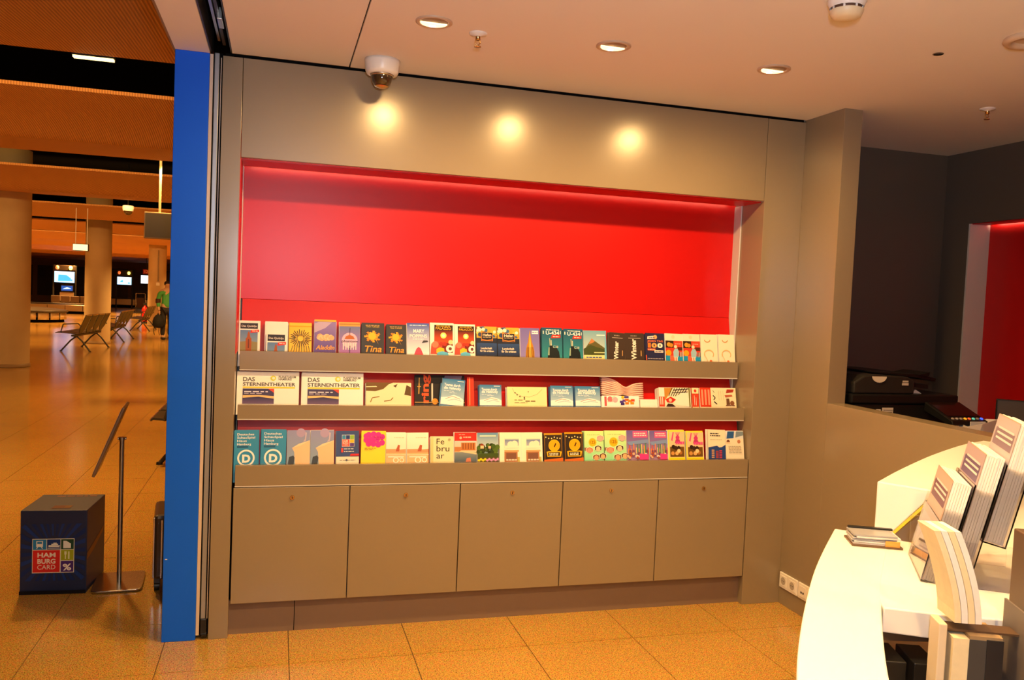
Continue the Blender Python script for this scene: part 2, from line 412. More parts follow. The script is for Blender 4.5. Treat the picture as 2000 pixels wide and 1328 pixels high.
ORD = ['cabinet door nearest the blue panel', 'second cabinet door from the blue panel', 'middle door of the five taupe cabinet doors', 'second cabinet door from the power sockets', 'cabinet door nearest the power sockets']
for k in range(5):
    a, b = DX[k], DX[k + 1]
    c = empty('base_cabinet', ((a + b) / 2, 0, .15)); tag(c, 'plain taupe base cabinet with small lock, ' + ORD[k], 'cabinet', 'base cabinets under the shelves')
    w = (b - a) / 2
    MB().box(-w + .001, w - .001, .024, .055, 0, .505).build('body', TAUPE2, c)
    dr = MB().box(-w + .0022, w - .0022, .001, .021, 0, .509).build('door', TAUPE, c, .0012)
    lk = MB().tube((0, .003, .463), (0, -.004, .463), .0105, .0095, 20).build('lock', BRASS, dr)
    MB().box(-.0015, .0015, -.0048, -.0035, .457, .469).build('keyhole', BLACK, dr)

# ================================================================== CEILING FIXTURES
def downlight(x, y, label, lit=True, half=True):
    t = empty('recessed_downlight', (x, y, 2.5)); tag(t, label, 'ceiling light', 'recessed ceiling downlights')
    MB().lathe([(.066, 0), (.066, -.004), (.060, -.007), (.052, -.005), (.050, .0)], n=32).build('trim_ring', mat('downlight ring', (.55, .40, .28), .35), t)
    MB().lathe([(.0005, -.0012), (.0505, -.0012)], n=32).build('baffle', mat('downlight baffle', (.25, .15, .07), .5), t)
    n = 18; pts = [(.049 * math.cos(a), .049 * math.sin(a)) for a in [math.radians(8) + math.radians(164) * i / n for i in range(n + 1)]]
    MB().prism(pts, -.006, -.0015).build('lens', glow('downlight lens', (1, .78, .40), 1.6), t)
    MB().lathe([(.0005, -.0078), (.012, -.0066)], (0, .034, 0), 16).build('bulb', glow('downlight bulb', (1, .92, .75), 6.0), t)
    return t
downlight(*DOWN[0], 'lit recessed downlight above the dome camera end of the display wall')
downlight(*DOWN[1], 'lit recessed downlight in the middle of the wall-washing row')
downlight(*DOWN[2], 'lit recessed downlight nearest the wall corner')
for k, (x, y) in enumerate(DOWN2): downlight(x, y, ['recessed downlight over the shop entrance, out beyond the wall row', 'recessed downlight over the open shop floor', 'recessed downlight above the near end of the desk', 'recessed downlight close above the viewer', 'recessed downlight behind the desk near the rear wall'][k])
t = empty('ceiling_spot', (2.475, -1.40, 2.5)); tag(t, 'round ceiling spot fitting cut by the picture edge above the desk', 'ceiling light')
MB().lathe([(.085, 0), (.088, -.008), (.078, -.020), (.060, -.016), (.052, .0)], n=32).build('trim_ring', mat('spot ring', (.60, .45, .30), .4), t)
MB().lathe([(.0005, -.004), (.056, -.004)], n=28).build('lens', mat('spot lens unlit', (.45, .33, .2), .3), t)
t = empty('dome_camera', (.392, -.170, 2.5)); tag(t, 'white dome security camera with dark bubble hanging above the display wall', 'camera')
MB().lathe([(.0, 0), (.073, 0), (.074, -.012), (.069, -.048), (.063, -.060), (.045, -.062)], n=36).build('housing', PLW, t, 0)
MB().lathe([(.050, -.062), (.049, -.066), (.046, -.068)], n=36).build('dome_ring', ALU, t)
MB().lathe([(.044, -.060), (.044, -.076), (.039, -.094), (.028, -.108), (.013, -.115), (.0005, -.117)], n=32).build('bubble', mat('smoked bubble', (.05, .028, .012), .05, coat=1), t)
MB().lathe([(.0005, -.119), (.020, -.114), (.030, -.109)], n=24).build('lower_rim', BRASS, t)
def sprinkler(x, y, label):
    t = empty('sprinkler_head', (x, y, 2.5)); tag(t, label, 'sprinkler', 'ceiling sprinklers')
    MB().lathe([(.034, 0), (.032, -.006), (.012, -.010), (.010, -.012)], n=24).build('rosette', PLW, t)
    MB().lathe([(.009, -.010), (.009, -.024), (.005, -.026)], n=14).build('body', BRASS, t)
    for sx in (-1, 1): MB().path([(sx * .008, 0, -.022), (sx * .010, 0, -.034), (0, 0, -.046)], .002, 6).build('arm', BRASS, t)
    MB().lathe([(.0005, -.046), (.013, -.048), (.0135, -.050), (.0005, -.050)], n=16).build('deflector', BRASS, t)
sprinkler(.684, -.675, 'brass sprinkler head on the ceiling beside the first lit downlight')
sprinkler(3.134, -.568, 'brass sprinkler head on the shaded ceiling over the back office')
t = empty('smoke_detector', (1.675, -1.468, 2.5)); tag(t, 'white round smoke detector on the ceiling with dark slots', 'smoke detector')
MB().lathe([(0, 0), (.058, 0), (.058, -.014), (.052, -.026), (.050, -.030)], n=36).build('base', PLW, t)
MB().lathe([(.046, -.030), (.046, -.038)], n=36).build('slot_band', mat('slot brown', (.14, .06, .03), .6), t)
for k in range(8):
    a = 2 * PI * k / 8
    MB().box(-.003, .003, .0455, .0485, -.039, -.029, mtx=Matrix.Rotation(a, 4, 'Z')).build('slot_rib', PLW, t)
MB().lathe([(.050, -.038), (.0495, -.044), (.044, -.056), (.030, -.063), (.0005, -.064)], n=36).build('cap', mat('aged white plastic', (.74, .62, .40), .4), t)
t = empty('ceiling_sensor', (2.33, -1.134, 2.5)); tag(t, 'tiny dark oval hole cover on the ceiling near the smoke detector', 'sensor')
MB().lathe([(.019, 0), (.019, -.002), (.016, -.003)], n=20).build('ring', mat('sensor ring', (.15, .1, .06), .5), t); MB().lathe([(.0005, -.0025), (.016, -.0025)], n=20).build('dark_cap', BLACK, t)
# sockets on the right wall
def socket(y0, y1, n, label):
    t = empty('power_socket', (2.567, (y0 + y1) / 2, .13)); tag(t, label, 'socket', 'wall sockets by the floor')
    h = (y1 - y0) / 2
    MB().box(-.010, 0, -h, h, -.040, .040).build('cover_plate', PLW, t, .004)
    for k in range(n):
        yy = (-h + (2 * k + 1) * h / n)
        MB().box(-.0125, -.010, yy - .027, yy + .027, -.027, .027).build('insert', PLW, t, .003)
        if n == 2:
            MB().tube((-.0130, yy, 0), (-.0120, yy, 0), .020, .020, 20).build('socket_well', mat('socket shade', (.42, .38, .33), .5), t)
            for q in (-.0065, .0065): MB().tube((-.0136, yy + q, 0), (-.0128, yy + q, 0), .0025, .0025, 8).build('pin_hole', BLACK, t)
        else:
            for q in (-.008, .008): MB().box(-.0132, -.012, yy + q - .005, yy + q + .005, -.010, 0).build('port', BLACK, t)
socket(-.165, -.012, 2, 'cream double power socket low on the side wall beside the corner')
socket(-.255, -.172, 1, 'cream data socket low on the side wall, partly behind the white desk')

# ================================================================== BROCHURES
ROWS = {
 'upper': dict(base=(.166, 1.174), lean=.20, thick=.030),
 'middle': dict(base=(.122, .961), lean=.24, thick=.030),
 'lowest': dict(base=(.019, .680), lean=.20, thick=.030)}
LIPZ = dict(upper=1.244, middle=1.012, lowest=.757)
def stack(row, x0, x1, ztop, label, draw, edge=PAPER, cover='#f2efe8', thick=None, tilt=0, kick=0, dy=0, cat='brochures', name='brochure_stack', n=5, zb=None, fan=.004, rz=0, group=None):
    R_ = ROWS[row]; y, z = R_['base']; lean = R_['lean']
    if zb: z = zb
    w = x1 - x0 - .003; h = (ztop - z) / math.cos(lean); th = thick or R_['thick']
    t = empty(name, ((x0 + x1) / 2, y + dy + kick, z), rz, -lean); t.rotation_euler = (-lean, tilt, rz)
    tag(t, label, cat, group or ('brochures on the %s shelf' % row))
    rnd = random.Random(int((x0 + 3) * 1000))
    pb = MB(); d = th / n
    for k in range(n):
        jx = rnd.uniform(-fan, fan) * .6; jz = rnd.uniform(-.5, 1) * fan
        pb.box(-w / 2 + jx, w / 2 + jx, .0012 + k * d, .0012 + (k + .86) * d, 0, h - .003 + jz - (0 if k else .002))
    pb.build('page_block', edge, t)
    fc = MB().box(-w / 2, w / 2, 0, .0011, 0, h).build('front_cover', mat('cover ' + cover, cover, .4), t)
    v0 = max(0., (LIPZ[row] - z) / (ztop - z) - .02)
    P = Print(w, h * (1 - v0)); P.z0 = h * v0; draw(P); P.build('cover_print', fc)
    return t
def sky(P, a, b, v0=0): P.grad(0, v0, 1, 1, a, b)
def d_tower(P, low=0):
    P.rect(.06, .74, .92, .93, '#2a2a34'); P.text('Das Quiddje', .12, .80, .145, '#e8e4dc', fit=.74, bold=.01)
    P.grad(.06, 0, .92, .70, '#8fa6b4', '#5a80b4'); P.poly([(.06, 0), (.92, 0), (.92, .30), (.5, .34), (.06, .31)], '#8a8258')
    P.poly([(.34, .0), (.62, .0), (.62, .42), (.56, .46), (.53, .60), (.48, .67), (.43, .60), (.40, .46), (.34, .42)], '#a0521c')
    P.rect(.45, .1, .51, .40, '#6a3010'); P.poly([(.55, .60), (.98, .64), (.98, .72), (.58, .70)], '#d8281e'); P.greek(.64, .655, .92, .025, '#f2d8d0', 1)
def d_burst(P):           # generic radiating strokes
    P.rect(0, .86, 1, .90, '#d9a400')
    for k in range(26):
        a = math.radians(-65 + k * 310 / 25) - PI / 2 + math.radians(65 - 90); a = 2 * PI * k / 26
        c, s_ = math.cos(a), math.sin(a); r1 = .20 + .03 * (k % 3); r2 = .44 + .06 * (k % 2)
        P.line([(.5 + r1 * c, .47 + r1 * s_ * .5), (.5 + r2 * c, .47 + r2 * s_ * .62)], .030, '#231a06')
    for k in range(8): P.line([(.08 + .12 * k, .02), (.16 + .10 * k, .22)], .022, '#231a06')
    P.ring(.5, .47, .17, .145, '#231a06')
def d_purple(P):
    P.grad(0, 0, 1, .93, '#5c4494', '#8f7cc0'); P.rect(0, .94, 1, 1, '#e2b33c')
    P.poly([(0, .60), (.5, .75), (.8, .93), (.2, .93), (0, .88)], '#b9a8cc')
    for a in range(14): P.circ(.22 + .045 * a, .46 + .035 * math.sin(a * 1.7), .11 + .03 * math.sin(a), '#e8b083' if a % 2 else '#f0c59a', 12)
    P.text('Aladdin', .08, .10, .30, '#f0a83a', fit=.84, bold=.02, shear=.25)
def d_pink(P):
    P.grad(0, 0, 1, .86, '#a86fb8', '#6c78ac'); P.rect(0, .87, 1, 1, '#d8a24a'); P.rect(0, .92, 1, .95, '#b07a30')
    P.circ(.5, .42, .38, '#e2b7d6'); P.poly([(.25, .46), (.32, .55), (.5, .60), (.68, .55), (.75, .46)], '#b5642c')
    P.line([(.5, .6), (.52, .82)], .03, '#3c3050'); P.text('phantom', .12, .36, .16, '#2c2438', fit=.76, bold=.02)
    for k in range(6): P.line([(.2 + .12 * k, .12), (.2 + .12 * k, .34)], .05, '#f0d9de')
    P.line([(.5, .02), (.52, .25)], .035, '#3c3050')
def d_gold(P):
    P.greek(.18, .91, .82, .022, '#c9a060', 3); P.text('TINA TURNER', .2, .85, .10, '#d8b848', fit=.6)
    for k in range(22):
        a = 2 * PI * k / 22; r = .24 + .07 * ((k * 7) % 3)
        P.poly([(.5, .54), (.5 + r * math.cos(a - .16), .56 + r * .5 * math.sin(a - .16)), (.5 + r * math.cos(a + .16), .56 + r * .5 * math.sin(a + .16))], '#f0a818' if k % 2 else '#d8861a')
    P.circ(.48, .57, .17, '#f4bc2c'); P.poly([(.6, .5), (.78, .3), (.66, .46)], '#e09a20')
    P.text('Tina', .10, .07, .40, '#f0a030', fit=.80, bold=.015, shear=.25)
def d_poppins(P):
    P.grad(0, 0, 1, 1, '#eef2f6', '#2f55b4'); P.greek(.12, .92, .88, .025, '#e8eef8', 2)
    P.text('MARY', .28, .70, .22, '#ffffff', fit=.50, bold=.012); P.text('POPPINS', .12, .55, .21, '#fff6f0', fit=.78, bold=.012)
    P.greek(.25, .49, .75, .02, '#ffffff', 4); P.poly([(.66, .38), (.96, .42), (.92, .46), (.74, .46)], '#33333c')
    P.poly([(.30, 0), (.74, 0), (.62, .2), (.52, .26), (.42, .2)], '#d84860')
def d_palazzo(P):
    P.rect(.16, .10, .95, .94, '#7a1a08'); P.grad(.16, .40, .95, .78, '#d8501a', '#5a1404'); P.rect(.16, .78, .95, .94, '#2c0f06')
    P.text('PALAZZO', .22, .80, .15, '#f0b418', fit=.66, bold=.008); P.greek(.25, .90, .85, .02, '#f0b418', 6)
    P.circ(.55, .62, .13, '#ffe27a'); P.circ(.55, .62, .06, '#fffbe0')
    P.poly([(0, .05), (.45, .05), (.5, .3), (.4, .42), (.2, .46), (.04, .36)], '#c84a38'); P.circ(.2, .34, .14, '#e87a5c')
    P.circ(.45, .36, .09, '#b03018'); P.circ(.60, .36, .09, '#b03018'); P.circ(.86, .42, .10, '#f2cf9a'); P.circ(.82, .22, .16, '#f6efe4'); P.circ(.84, .22, .07, '#6a3a2a')
    P.poly([(.25, .08), (.6, .08), (.58, .22), (.4, .26), (.25, .2)], '#e8b820'); P.poly([(.26, 0), (.78, 0), (.74, .1), (.5, .14), (.3, .1)], '#58b4dc')
def d_hafen(P):
    P.rect(0, .62, 1, 1, '#d8a83a')
    rnd = random.Random(5)
    for k in range(26): P.circ(rnd.random() * .9 + .05, .66 + rnd.random() * .3, .06 + rnd.random() * .05, rnd.choice(['#f0d060', '#3c6890', '#e8e0d0', '#2c4468', '#e0a030']), 8)
    P.rect(0, 0, 1, .62, '#1c2438'); P.grad(.0, .05, 1, .45, '#1c2a4c', '#28487c')
    P.rect(.22, .52, .80, .80, '#d88a3a'); P.rect(.245, .53, .775, .79, '#141a28'); P.text('Hafen', .30, .68, .17, '#f0e0c8', fit=.42, bold=.02)
    P.greek(.30, .63, .72, .02, '#b8a890', 5); P.line([(.24, .57), (.5, .54), (.78, .57)], .03, '#d88a3a')
    P.text('Landschaft', .2, .25, .13, '#f4e6cc', fit=.55, bold=.02); P.text('für Sie erleben', .16, .16, .13, '#f4e6cc', fit=.68, bold=.02)
def d_spire(P):
    P.grad(0, 0, 1, 1, '#8a80c0', '#6c66b0')
    P.poly([(.26, 0), (.72, 0), (.72, .22), (.66, .42), (.60, .52), (.50, .94), (.40, .52), (.34, .42), (.28, .22)], '#b07a20')
    P.poly([(.45, 0), (.56, 0), (.55, .45), (.50, .90), (.46, .45)], '#e8b848')
    for k in range(5): P.line([(.32 + .09 * k, .02), (.36 + .07 * k, .36)], .025, '#5c3a10')
    P.rect(.60, .80, .93, .91, '#eae6f4'); P.greek(.62, .84, .9, .03, '#6c66b0', 3)
def d_sub(P):
    P.grad(0, 0, 1, 1, '#2c8a94', '#174c72'); P.greek(.22, .92, .86, .025, '#e8eee8', 2); P.text('U-434', .20, .78, .24, '#ffffff', fit=.66, bold=.012)
    P.rect(.05, .80, .10, .90, '#e0ddd0'); P.rect(.90, .80, .94, .90, '#e0ddd0'); P.poly([(.45, .66), (.92, .68), (.92, .78), (.5, .77)], '#d0281e'); P.greek(.54, .70, .86, .03, '#f2d0c8', 8)
    P.poly([(.26, 0), (.88, 0), (.84, .22), (.74, .34), (.56, .36), (.5, .44), (.38, .42), (.33, .2)], '#101c20'); P.line([(.40, .42), (.38, .66)], .04, '#a8b49a'); P.line([(.46, .42), (.45, .60)], .04, '#c8d0b4')
    P.text('C38', .54, .34, .16, '#c8d0c0', fit=.26); P.poly([(.28, .1), (.36, .1), (.37, .36), (.32, .36)], '#8fa890')
def d_mount(P):
    P.grad(0, 0, 1, 1, '#c8d2c4', '#6fa4bc'); P.poly([(0, .30), (.36, .72), (.46, .66), (1, .36), (1, .16), (0, .16)], '#5c5a34'); P.poly([(.22, .52), (.36, .73), (.5, .63), (.42, .58)], '#b87a4a')
    P.poly([(0, .14), (1, .16), (1, .34), (.6, .42), (.3, .5), (0, .36)], '#3e4a24'); P.rect(0, 0, 1, .15, '#e8d890'); P.greek(.1, .05, .8, .04, '#3a5a9a', 5)
    P.rect(.58, .82, .95, .86, '#e0e8e8'); P.rect(.45, .22, .92, .25, '#e0d8a0'); P.poly([(.9, 0), (1, 0), (1, 1), (.96, 1)], '#6fb4d8')
def d_winter(P):
    P.greek(.30, .88, .62, .03, '#a89a8c', 3); P.rect(.18, .80, .82, .82, '#b8a898'); P.text('Winter', .56, .02, .36, '#f4ece0', rot=PI / 2, fit=1.02, bold=.03)
    P.rect(.80, .16, .84, .36, '#d8a868')
def d_100(P):
    P.poly([(.10, .78), (.56, .80), (.60, .92), (.12, .88)], '#e8ddd0'); P.circ(.52, .86, .10, '#f0a868'); P.greek(.18, .82, .5, .03, '#2c3870', 3)
    P.text('JEDEN TAG', .10, .68, .13, '#e87a4a', fit=.82, bold=.02); P.text('1', .12, .48, .30, '#f07a2c', fit=.16, bold=.05); P.text('0', .32, .48, .30, '#f4a458', fit=.27, bold=.05); P.text('0', .62, .48, .30, '#f8efe0', fit=.28, bold=.05)
    P.rect(.10, .37, .52, .44, '#e0602c'); P.text('NEUE', .14, .38, .09, '#f8e8d8', fit=.34); P.rect(.46, .30, .92, .38, '#f0e4d4'); P.greek(.5, .32, .88, .03, '#2c3870', 7); P.greek(.1, .06, .9, .035, '#9a94a0', 2); P.rect(0, .02, .05, .2, '#e05a30')
def d_grid(P):
    P.rect(0, .75, 1, 1, '#efe6cc'); P.circ(.45, .88, .10, '#e6d6b0'); P.rect(0, 0, 1, .74, '#d83c28'); P.rect(0, .48, .48, .74, '#3a2418'); P.circ(.20, .60, .12, '#d89a30'); P.circ(.34, .58, .11, '#c88a28')
    P.rect(.48, .52, 1, .74, '#e04830'); P.greek(.56, .62, .92, .03, '#f0a898', 3); P.rect(.7, .40, 1, .52, '#5a2a18'); P.circ(.17, .30, .16, '#f0a020'); P.rect(0, 0, 1, .20, '#1c96cc'); P.rect(.25, 0, .68, .20, '#e06848')
    P.poly([(.46, .14), (.74, .14), (.78, .34), (.70, .46), (.54, .46), (.44, .34)], '#9cc4d4'); P.circ(.58, .53, .09, '#f0d8b8'); P.rect(.50, .02, .57, .16, '#f0ddc4'); P.rect(.62, .02, .69, .16, '#f0ddc4')
    for k in range(5): P.rect(.80 + .04 * k, .16, .825 + .04 * k, .34, '#f4e8d0' if k % 2 else '#2c2c34')
def d_smile(P):
    n = 12
    pts = [(.40 + .16 * math.cos(a), .80 + .16 * .5 * math.sin(a)) for a in [PI + PI * i / n for i in range(n + 1)]]
    P.line(pts, .045, '#c88a3c'); pts = [(.46 + .28 * math.cos(a), .28 + .28 * .55 * math.sin(a)) for a in [-.6 + 4.2 * i / 16 for i in range(17)]]
    P.line(pts, .05, '#e2be80'); P.line([(.20, .34), (.22, .22), (.30, .14), (.36, .04)], .035, '#e8cc98'); P.circ(.55, .03, .08, '#d8743c')
def d_stern(P):
    P.text('DAS', .095, .70, .098, '#5a5a56', fit=.19, bold=.025); P.text('STERNENTHEATER', .095, .555, .082, '#4c4c48', fit=.85, bold=.025); P.rect(.095, .485, .94, .53, '#e8d018')
    P.circ(.58, .80, .045, '#c8cc40'); P.circ(.585, .80, .024, '#f0eeda'); P.text('PLANETARIUM', .67, .81, .05, '#4c4c44', fit=.28, bold=.02); P.text('HAMBURG', .67, .74, .05, '#4c4c44', fit=.21, bold=.02)
    P.rect(.095, 0, .60, .47, '#3a3460'); P.grad(.095, 0, .60, .2, '#6a5078', '#2c2a58'); P.greek(.12, .36, .5, .03, '#e8e0f0', 4); P.greek(.12, .31, .4, .02, '#c8c0d8', 5); P.poly([(.50, .47), (.60, .47), (.60, .34)], '#d84028')
    P.poly([(.1, .18), (.35, .22), (.6, .16), (.6, .24), (.35, .27), (.1, .26)], '#e8c080')
def d_abstract(P):
    P.rect(.0, .0, 1, 1, '#f2e4bc'); P.poly([(0, .62), (.2, .60), (.38, .70), (.5, .92), (.6, 1), (0, 1)], '#6a4c10'); P.poly([(0, .78), (.25, .80), (.22, .84), (0, .82)], '#f2e4bc'); P.poly([(.60, .85), (.66, .78), (.70, .95)], '#54380c')
    P.poly([(.85, .45), (1, .4), (1, .8), (.9, .9)], '#5a4010'); P.line([(.1, .1), (.14, .3), (.3, .36)], .02, '#8a6a24'); P.line([(.4, .15), (.55, .2), (.6, .32)], .02, '#8a6a24')
def d_black(P):
    P.rect(0, 0, 1, 1, '#18120e'); P.line([(.08, .35), (.09, .9)], .02, '#c89a40'); P.line([(.05, .6), (.12, .6)], .015, '#c89a40'); P.text('ring', .27, .04, .20, '#e8541c', rot=PI / 2, fit=.56, bold=.03)
    P.rect(.33, .1, .36, .72, '#d8d0c4'); P.circ(.40, .10, .06, '#f0901c'); P.poly([(.56, .72), (.92, .80), (.95, .98), (.6, .98)], '#8a7490'); P.circ(.93, .48, .07, '#f0a020'); P.rect(.90, .22, .95, .46, '#e8741c'); P.rect(.0, .05, 1, .08, '#b08a4a')
def d_blue(P):
    P.grad(0, 0, 1, 1, '#b8d4e4', '#2c78b4'); P.text('Touren durch', .10, .72, .155, '#ffffff', fit=.70, bold=.02); P.text('die Hafencity', .10, .60, .155, '#ffffff', fit=.74, bold=.02); P.greek(.1, .52, .55, .022, '#d8e8f0', 4); P.greek(.35, .46, .65, .022, '#d8e8f0', 6); P.rect(.66, .92, .94, .945, '#e8f2f8')
    P.poly([(0, 0), (1, 0), (1, .24), (.8, .34), (.55, .40), (.3, .30), (0, .26)], '#e8f2f6'); P.line([(.2, .22), (.5, .34), (.82, .26)], .02, '#c07a80'); P.line([(.3, .16), (.6, .24), (.9, .18)], .02, '#9ab8cc')
def d_letter(P):
    P.rect(0, 0, 1, 1, '#efe2ac'); P.line([(.13, .92), (.18, .70), (.35, .50), (.55, .46), (.75, .60), (.88, .88)], .006, '#8a7a40'); P.circ(.53, .74, .012, '#5a4a24')
    for k, (u, v) in enumerate([(.17, .66), (.22, .56), (.29, .47), (.40, .42), (.40, .34)]): P.poly([(u, v), (u + .05, v - .03), (u + .03, v + .06)], '#3a2c14')
    P.greek(.18, .28, .42, .03, '#6a5a30', 2); P.greek(.45, .22, .70, .04, '#5a4a24', 3); P.greek(.18, .14, .5, .02, '#7a6a3c', 4)
def d_color(P):
    P.rect(0, 0, 1, 1, '#f6f2f4'); P.rect(.07, 0, .13, .92, '#e05a60'); P.circ(.22, .66, .07, '#e0707a'); P.circ(.33, .74, .06, '#a8dcc8'); P.circ(.36, .60, .07, '#f0b0c0'); P.greek(.15, .4, .42, .06, '#e8a8b0', 4)
    for k, (u, v, c) in enumerate([(.48, .30, '#4a3a90'), (.55, .42, '#5a3a98'), (.62, .5, '#e8641c'), (.70, .40, '#f08a20'), (.78, .46, '#d84a28'), (.62, .16, '#e8781c'), (.76, .18, '#f0901c'), (.5, .1, '#3a2c7c')]): P.rect(u, v, u + .10, v + .22, c)
    P.rect(.60, .8, .72, .98, '#4a3a90'); P.circ(.56, .85, .04, '#f0c020')
def d_plain(P): P.rect(.04, .06, .96, .94, '#f8f4ec'); P.greek(.2, .6, .8, .05, '#ece0d4', 4)
def d_side(P):
    P.rect(0, 0, .16, 1, '#f0ece4'); P.rect(0, 0, .17, .52, '#d0442c'); P.greek(.03, .1, .06, .4, '#f0d8c8', 2); P.greek(.09, .1, .12, .4, '#f0d8c8', 3); P.rect(.17, 0, 1, 1, '#f4ead0'); P.poly([(.17, .3), (.45, .98), (.17, .98)], '#c08a3a')
    for k in range(7): P.line([(.42 + .08 * k, .98), (.30 + .07 * k, .55)], .022, '#241c14')
    P.line([(.45, .86), (.95, .94)], .025, '#241c14'); P.line([(.40, .72), (.9, .78)], .02, '#241c14'); P.poly([(.45, .1), (.95, 0), (1, .75), (.7, .72), (.5, .5)], '#f6efe0')
    P.poly([(.2, .38), (.36, .52), (.52, .36), (.4, .2), (.24, .22)], '#c82c20'); P.circ(.34, .34, .05, '#f0c8a8'); P.poly([(.2, 0), (.5, 0), (.4, .14), (.26, .16)], '#3a2420'); P.rect(.93, 0, .97, 1, '#6a6a24')
def d_redstrip(P): P.rect(0, 0, 1, .70, '#d0442c'); P.rect(0, .70, 1, 1, '#f0e2b8'); P.circ(.5, .84, .2, '#d0341c'); P.rect(.3, .08, .36, .6, '#f4dccc'); P.rect(.55, .08, .61, .5, '#f4dccc')
def d_asia(P):
    P.rect(0, 0, 1, 1, '#f2e6c4'); P.rect(.0, 0, .30, 1, '#d23c24')
    for k in range(3): P.greek(.04 + .09 * k, .1, .09 + .09 * k, .8, '#e89a80', k)
    P.line([(.36, .60), (.42, .48), (.37, .36)], .022, '#241c14'); P.line([(.38, .28), (.46, .14)], .025, '#241c14'); P.line([(.36, .86), (.40, .74)], .012, '#5a4a34')
    for k in range(3): P.line([(.52 + .06 * k, .35), (.52 + .06 * k, .85)], .006, '#b8a880')
    P.poly([(.72, .72), (.92, .78), (.95, .92), (.75, .92)], '#a83a2c'); P.poly([(.70, .5), (.90, .56), (.88, .64), (.68, .62)], '#b8604a'); P.poly([(.72, .1), (.82, .12), (.80, .44), (.72, .44)], '#6a4a34'); P.circ(.88, .20, .06, '#8a5a3c'); P.greek(.7, .06, .95, .04, '#6a3a24', 6)
def d_dsh(P):
    for k, tx in enumerate(['Deutsches', 'SchauSpiel', 'Haus', 'Hamburg']): P.text(tx, .12, .85 - .095 * k, .135, '#e8eef0', fit=[.70, .74, .40, .58][k], bold=.012)
    P.rect(.12, .49, .58, .545, '#1c5c88'); P.ring(.5, .20, .36, .285, '#eef2f0'); P.text('D', .34, .08, .45, '#eef2f0', fit=.34, bold=.05)
def d_hall(P):
    P.grad(0, 0, 1, 1, '#8aa4bc', '#8c90c4'); P.circ(.6, .92, .20, '#a898c4'); P.poly([(.36, .0), (1, 0), (1, .70), (.62, .62), (.52, .60), (.22, .48), (.32, .36)], '#e8c49a'); P.poly([(.70, .66), (.82, .68), (.86, .92), (.80, .94), (.78, .74)], '#c0b4cc')
    P.poly([(.04, 0), (.30, 0), (.34, .2), (.28, .26), (.10, .22)], '#3c4450'); P.poly([(.22, .48), (.52, .60), (1, .70), (.6, .55)], '#f0d4ac')
def d_card(P):
    P.rect(0, 0, 1, .22, '#e8e0d0'); P.greek(.16, .10, .84, .022, '#8a8478', 3); P.circ(.46, .11, .05, '#5a6070')
    P.rect(.25, .52, .80, .88, '#e8ecf0'); P.rect(.26, .53, .58, .74, '#d8321e'); P.text('HAM', .29, .67, .10, '#f4e8e0', fit=.22, bold=.02); P.text('BURG', .29, .61, .10, '#f4e8e0', fit=.24, bold=.02); P.text('CARD', .29, .55, .10, '#f4e8e0', fit=.24)
    P.rect(.26, .75, .42, .87, '#3a8ac0'); P.rect(.43, .75, .60, .87, '#203a80'); P.rect(.61, .75, .79, .87, '#88b83a'); P.rect(.60, .64, .79, .74, '#d8b820'); P.rect(.60, .53, .79, .63, '#5a3a88')
    P.greek(.34, .44, .78, .025, '#d8dce8', 5); P.greek(.34, .36, .78, .025, '#d8dce8', 6); P.rect(.22, .35, .31, .48, '#d04030'); P.poly([(.6, .24), (1, .24), (1, .30), (.64, .30)], '#d0281e')
def d_pinkblob(P):
    for u, v in [(.3, .88), (.5, .90), (.7, .88), (.86, .82), (.86, .64), (.7, .58), (.5, .60), (.3, .60), (.2, .72), (.2, .84), (.5, .75), (.4, .74), (.65, .74)]: P.circ(u, v, .12, '#e02c9c', 14)
    P.greek(.5, .80, .88, .02, '#a01868', 4); P.greek(.6, .74, .88, .02, '#a01868', 5); P.greek(.14, .46, .6, .02, '#a88a10', 6); P.greek(.14, .41, .5, .02, '#a88a10', 7)
def d_ship(P):
    P.grad(0, .5, 1, 1, '#f4ecdc', '#f8f4ea'); P.rect(0, 0, 1, .36, '#e0b888'); P.greek(.4, .82, .9, .02, '#d8c4a4', 3); P.poly([(0, .34), (1, .34), (1, .46), (.7, .44), (.62, .56), (.5, .46), (0, .46)], '#c89a70')
    P.poly([(.48, .38), (.66, .38), (.70, .58), (.6, .60)], '#b05a3c'); P.rect(0, .26, 1, .28, '#f4e8d4'); P.ring(.5, .10, .15, .10, '#f8f2e4'); P.ring(.8, .10, .12, .08, '#f8f2e4'); P.rect(.1, .18, .9, .23, '#f0e4d0')
def d_feb(P):
    P.grad(0, 0, .12, 1, '#d8c486', '#e4d29a')
    for k, tx in enumerate(['Fe', 'bru', 'ar']): P.text(tx, .26, .70 - .27 * k, .36, '#2e2c24', fit=[.34, .56, .34][k])
    P.text('*', .76, .74, .3, '#6a6248')
def d_brick(P):
    P.rect(0, .72, 1, 1, '#d82c22'); P.circ(.28, .82, .06, '#f0b0a0'); P.greek(.4, .82, .75, .04, '#f0c0b0', 3); P.greek(.2, .92, .5, .02, '#f0b0a0', 2); P.grad(0, .34, 1, .72, '#d8c0a0', '#b8c8cc')
    P.rect(.30, .40, .95, .66, '#b8743c'); P.rect(0, .36, .30, .52, '#b87a4a')
    for k in range(5): P.rect(.36 + .12 * k, .44, .41 + .12 * k, .64, '#8a4c24')
    P.grad(0, 0, 1, .34, '#4a5a70', '#7a8890'); P.poly([(.2, .36), (1, .26), (1, .32), (.3, .40)], '#d8c8a0'); P.poly([(.5, .02), (.75, .02), (.72, .16), (.55, .14)], '#c87a60')
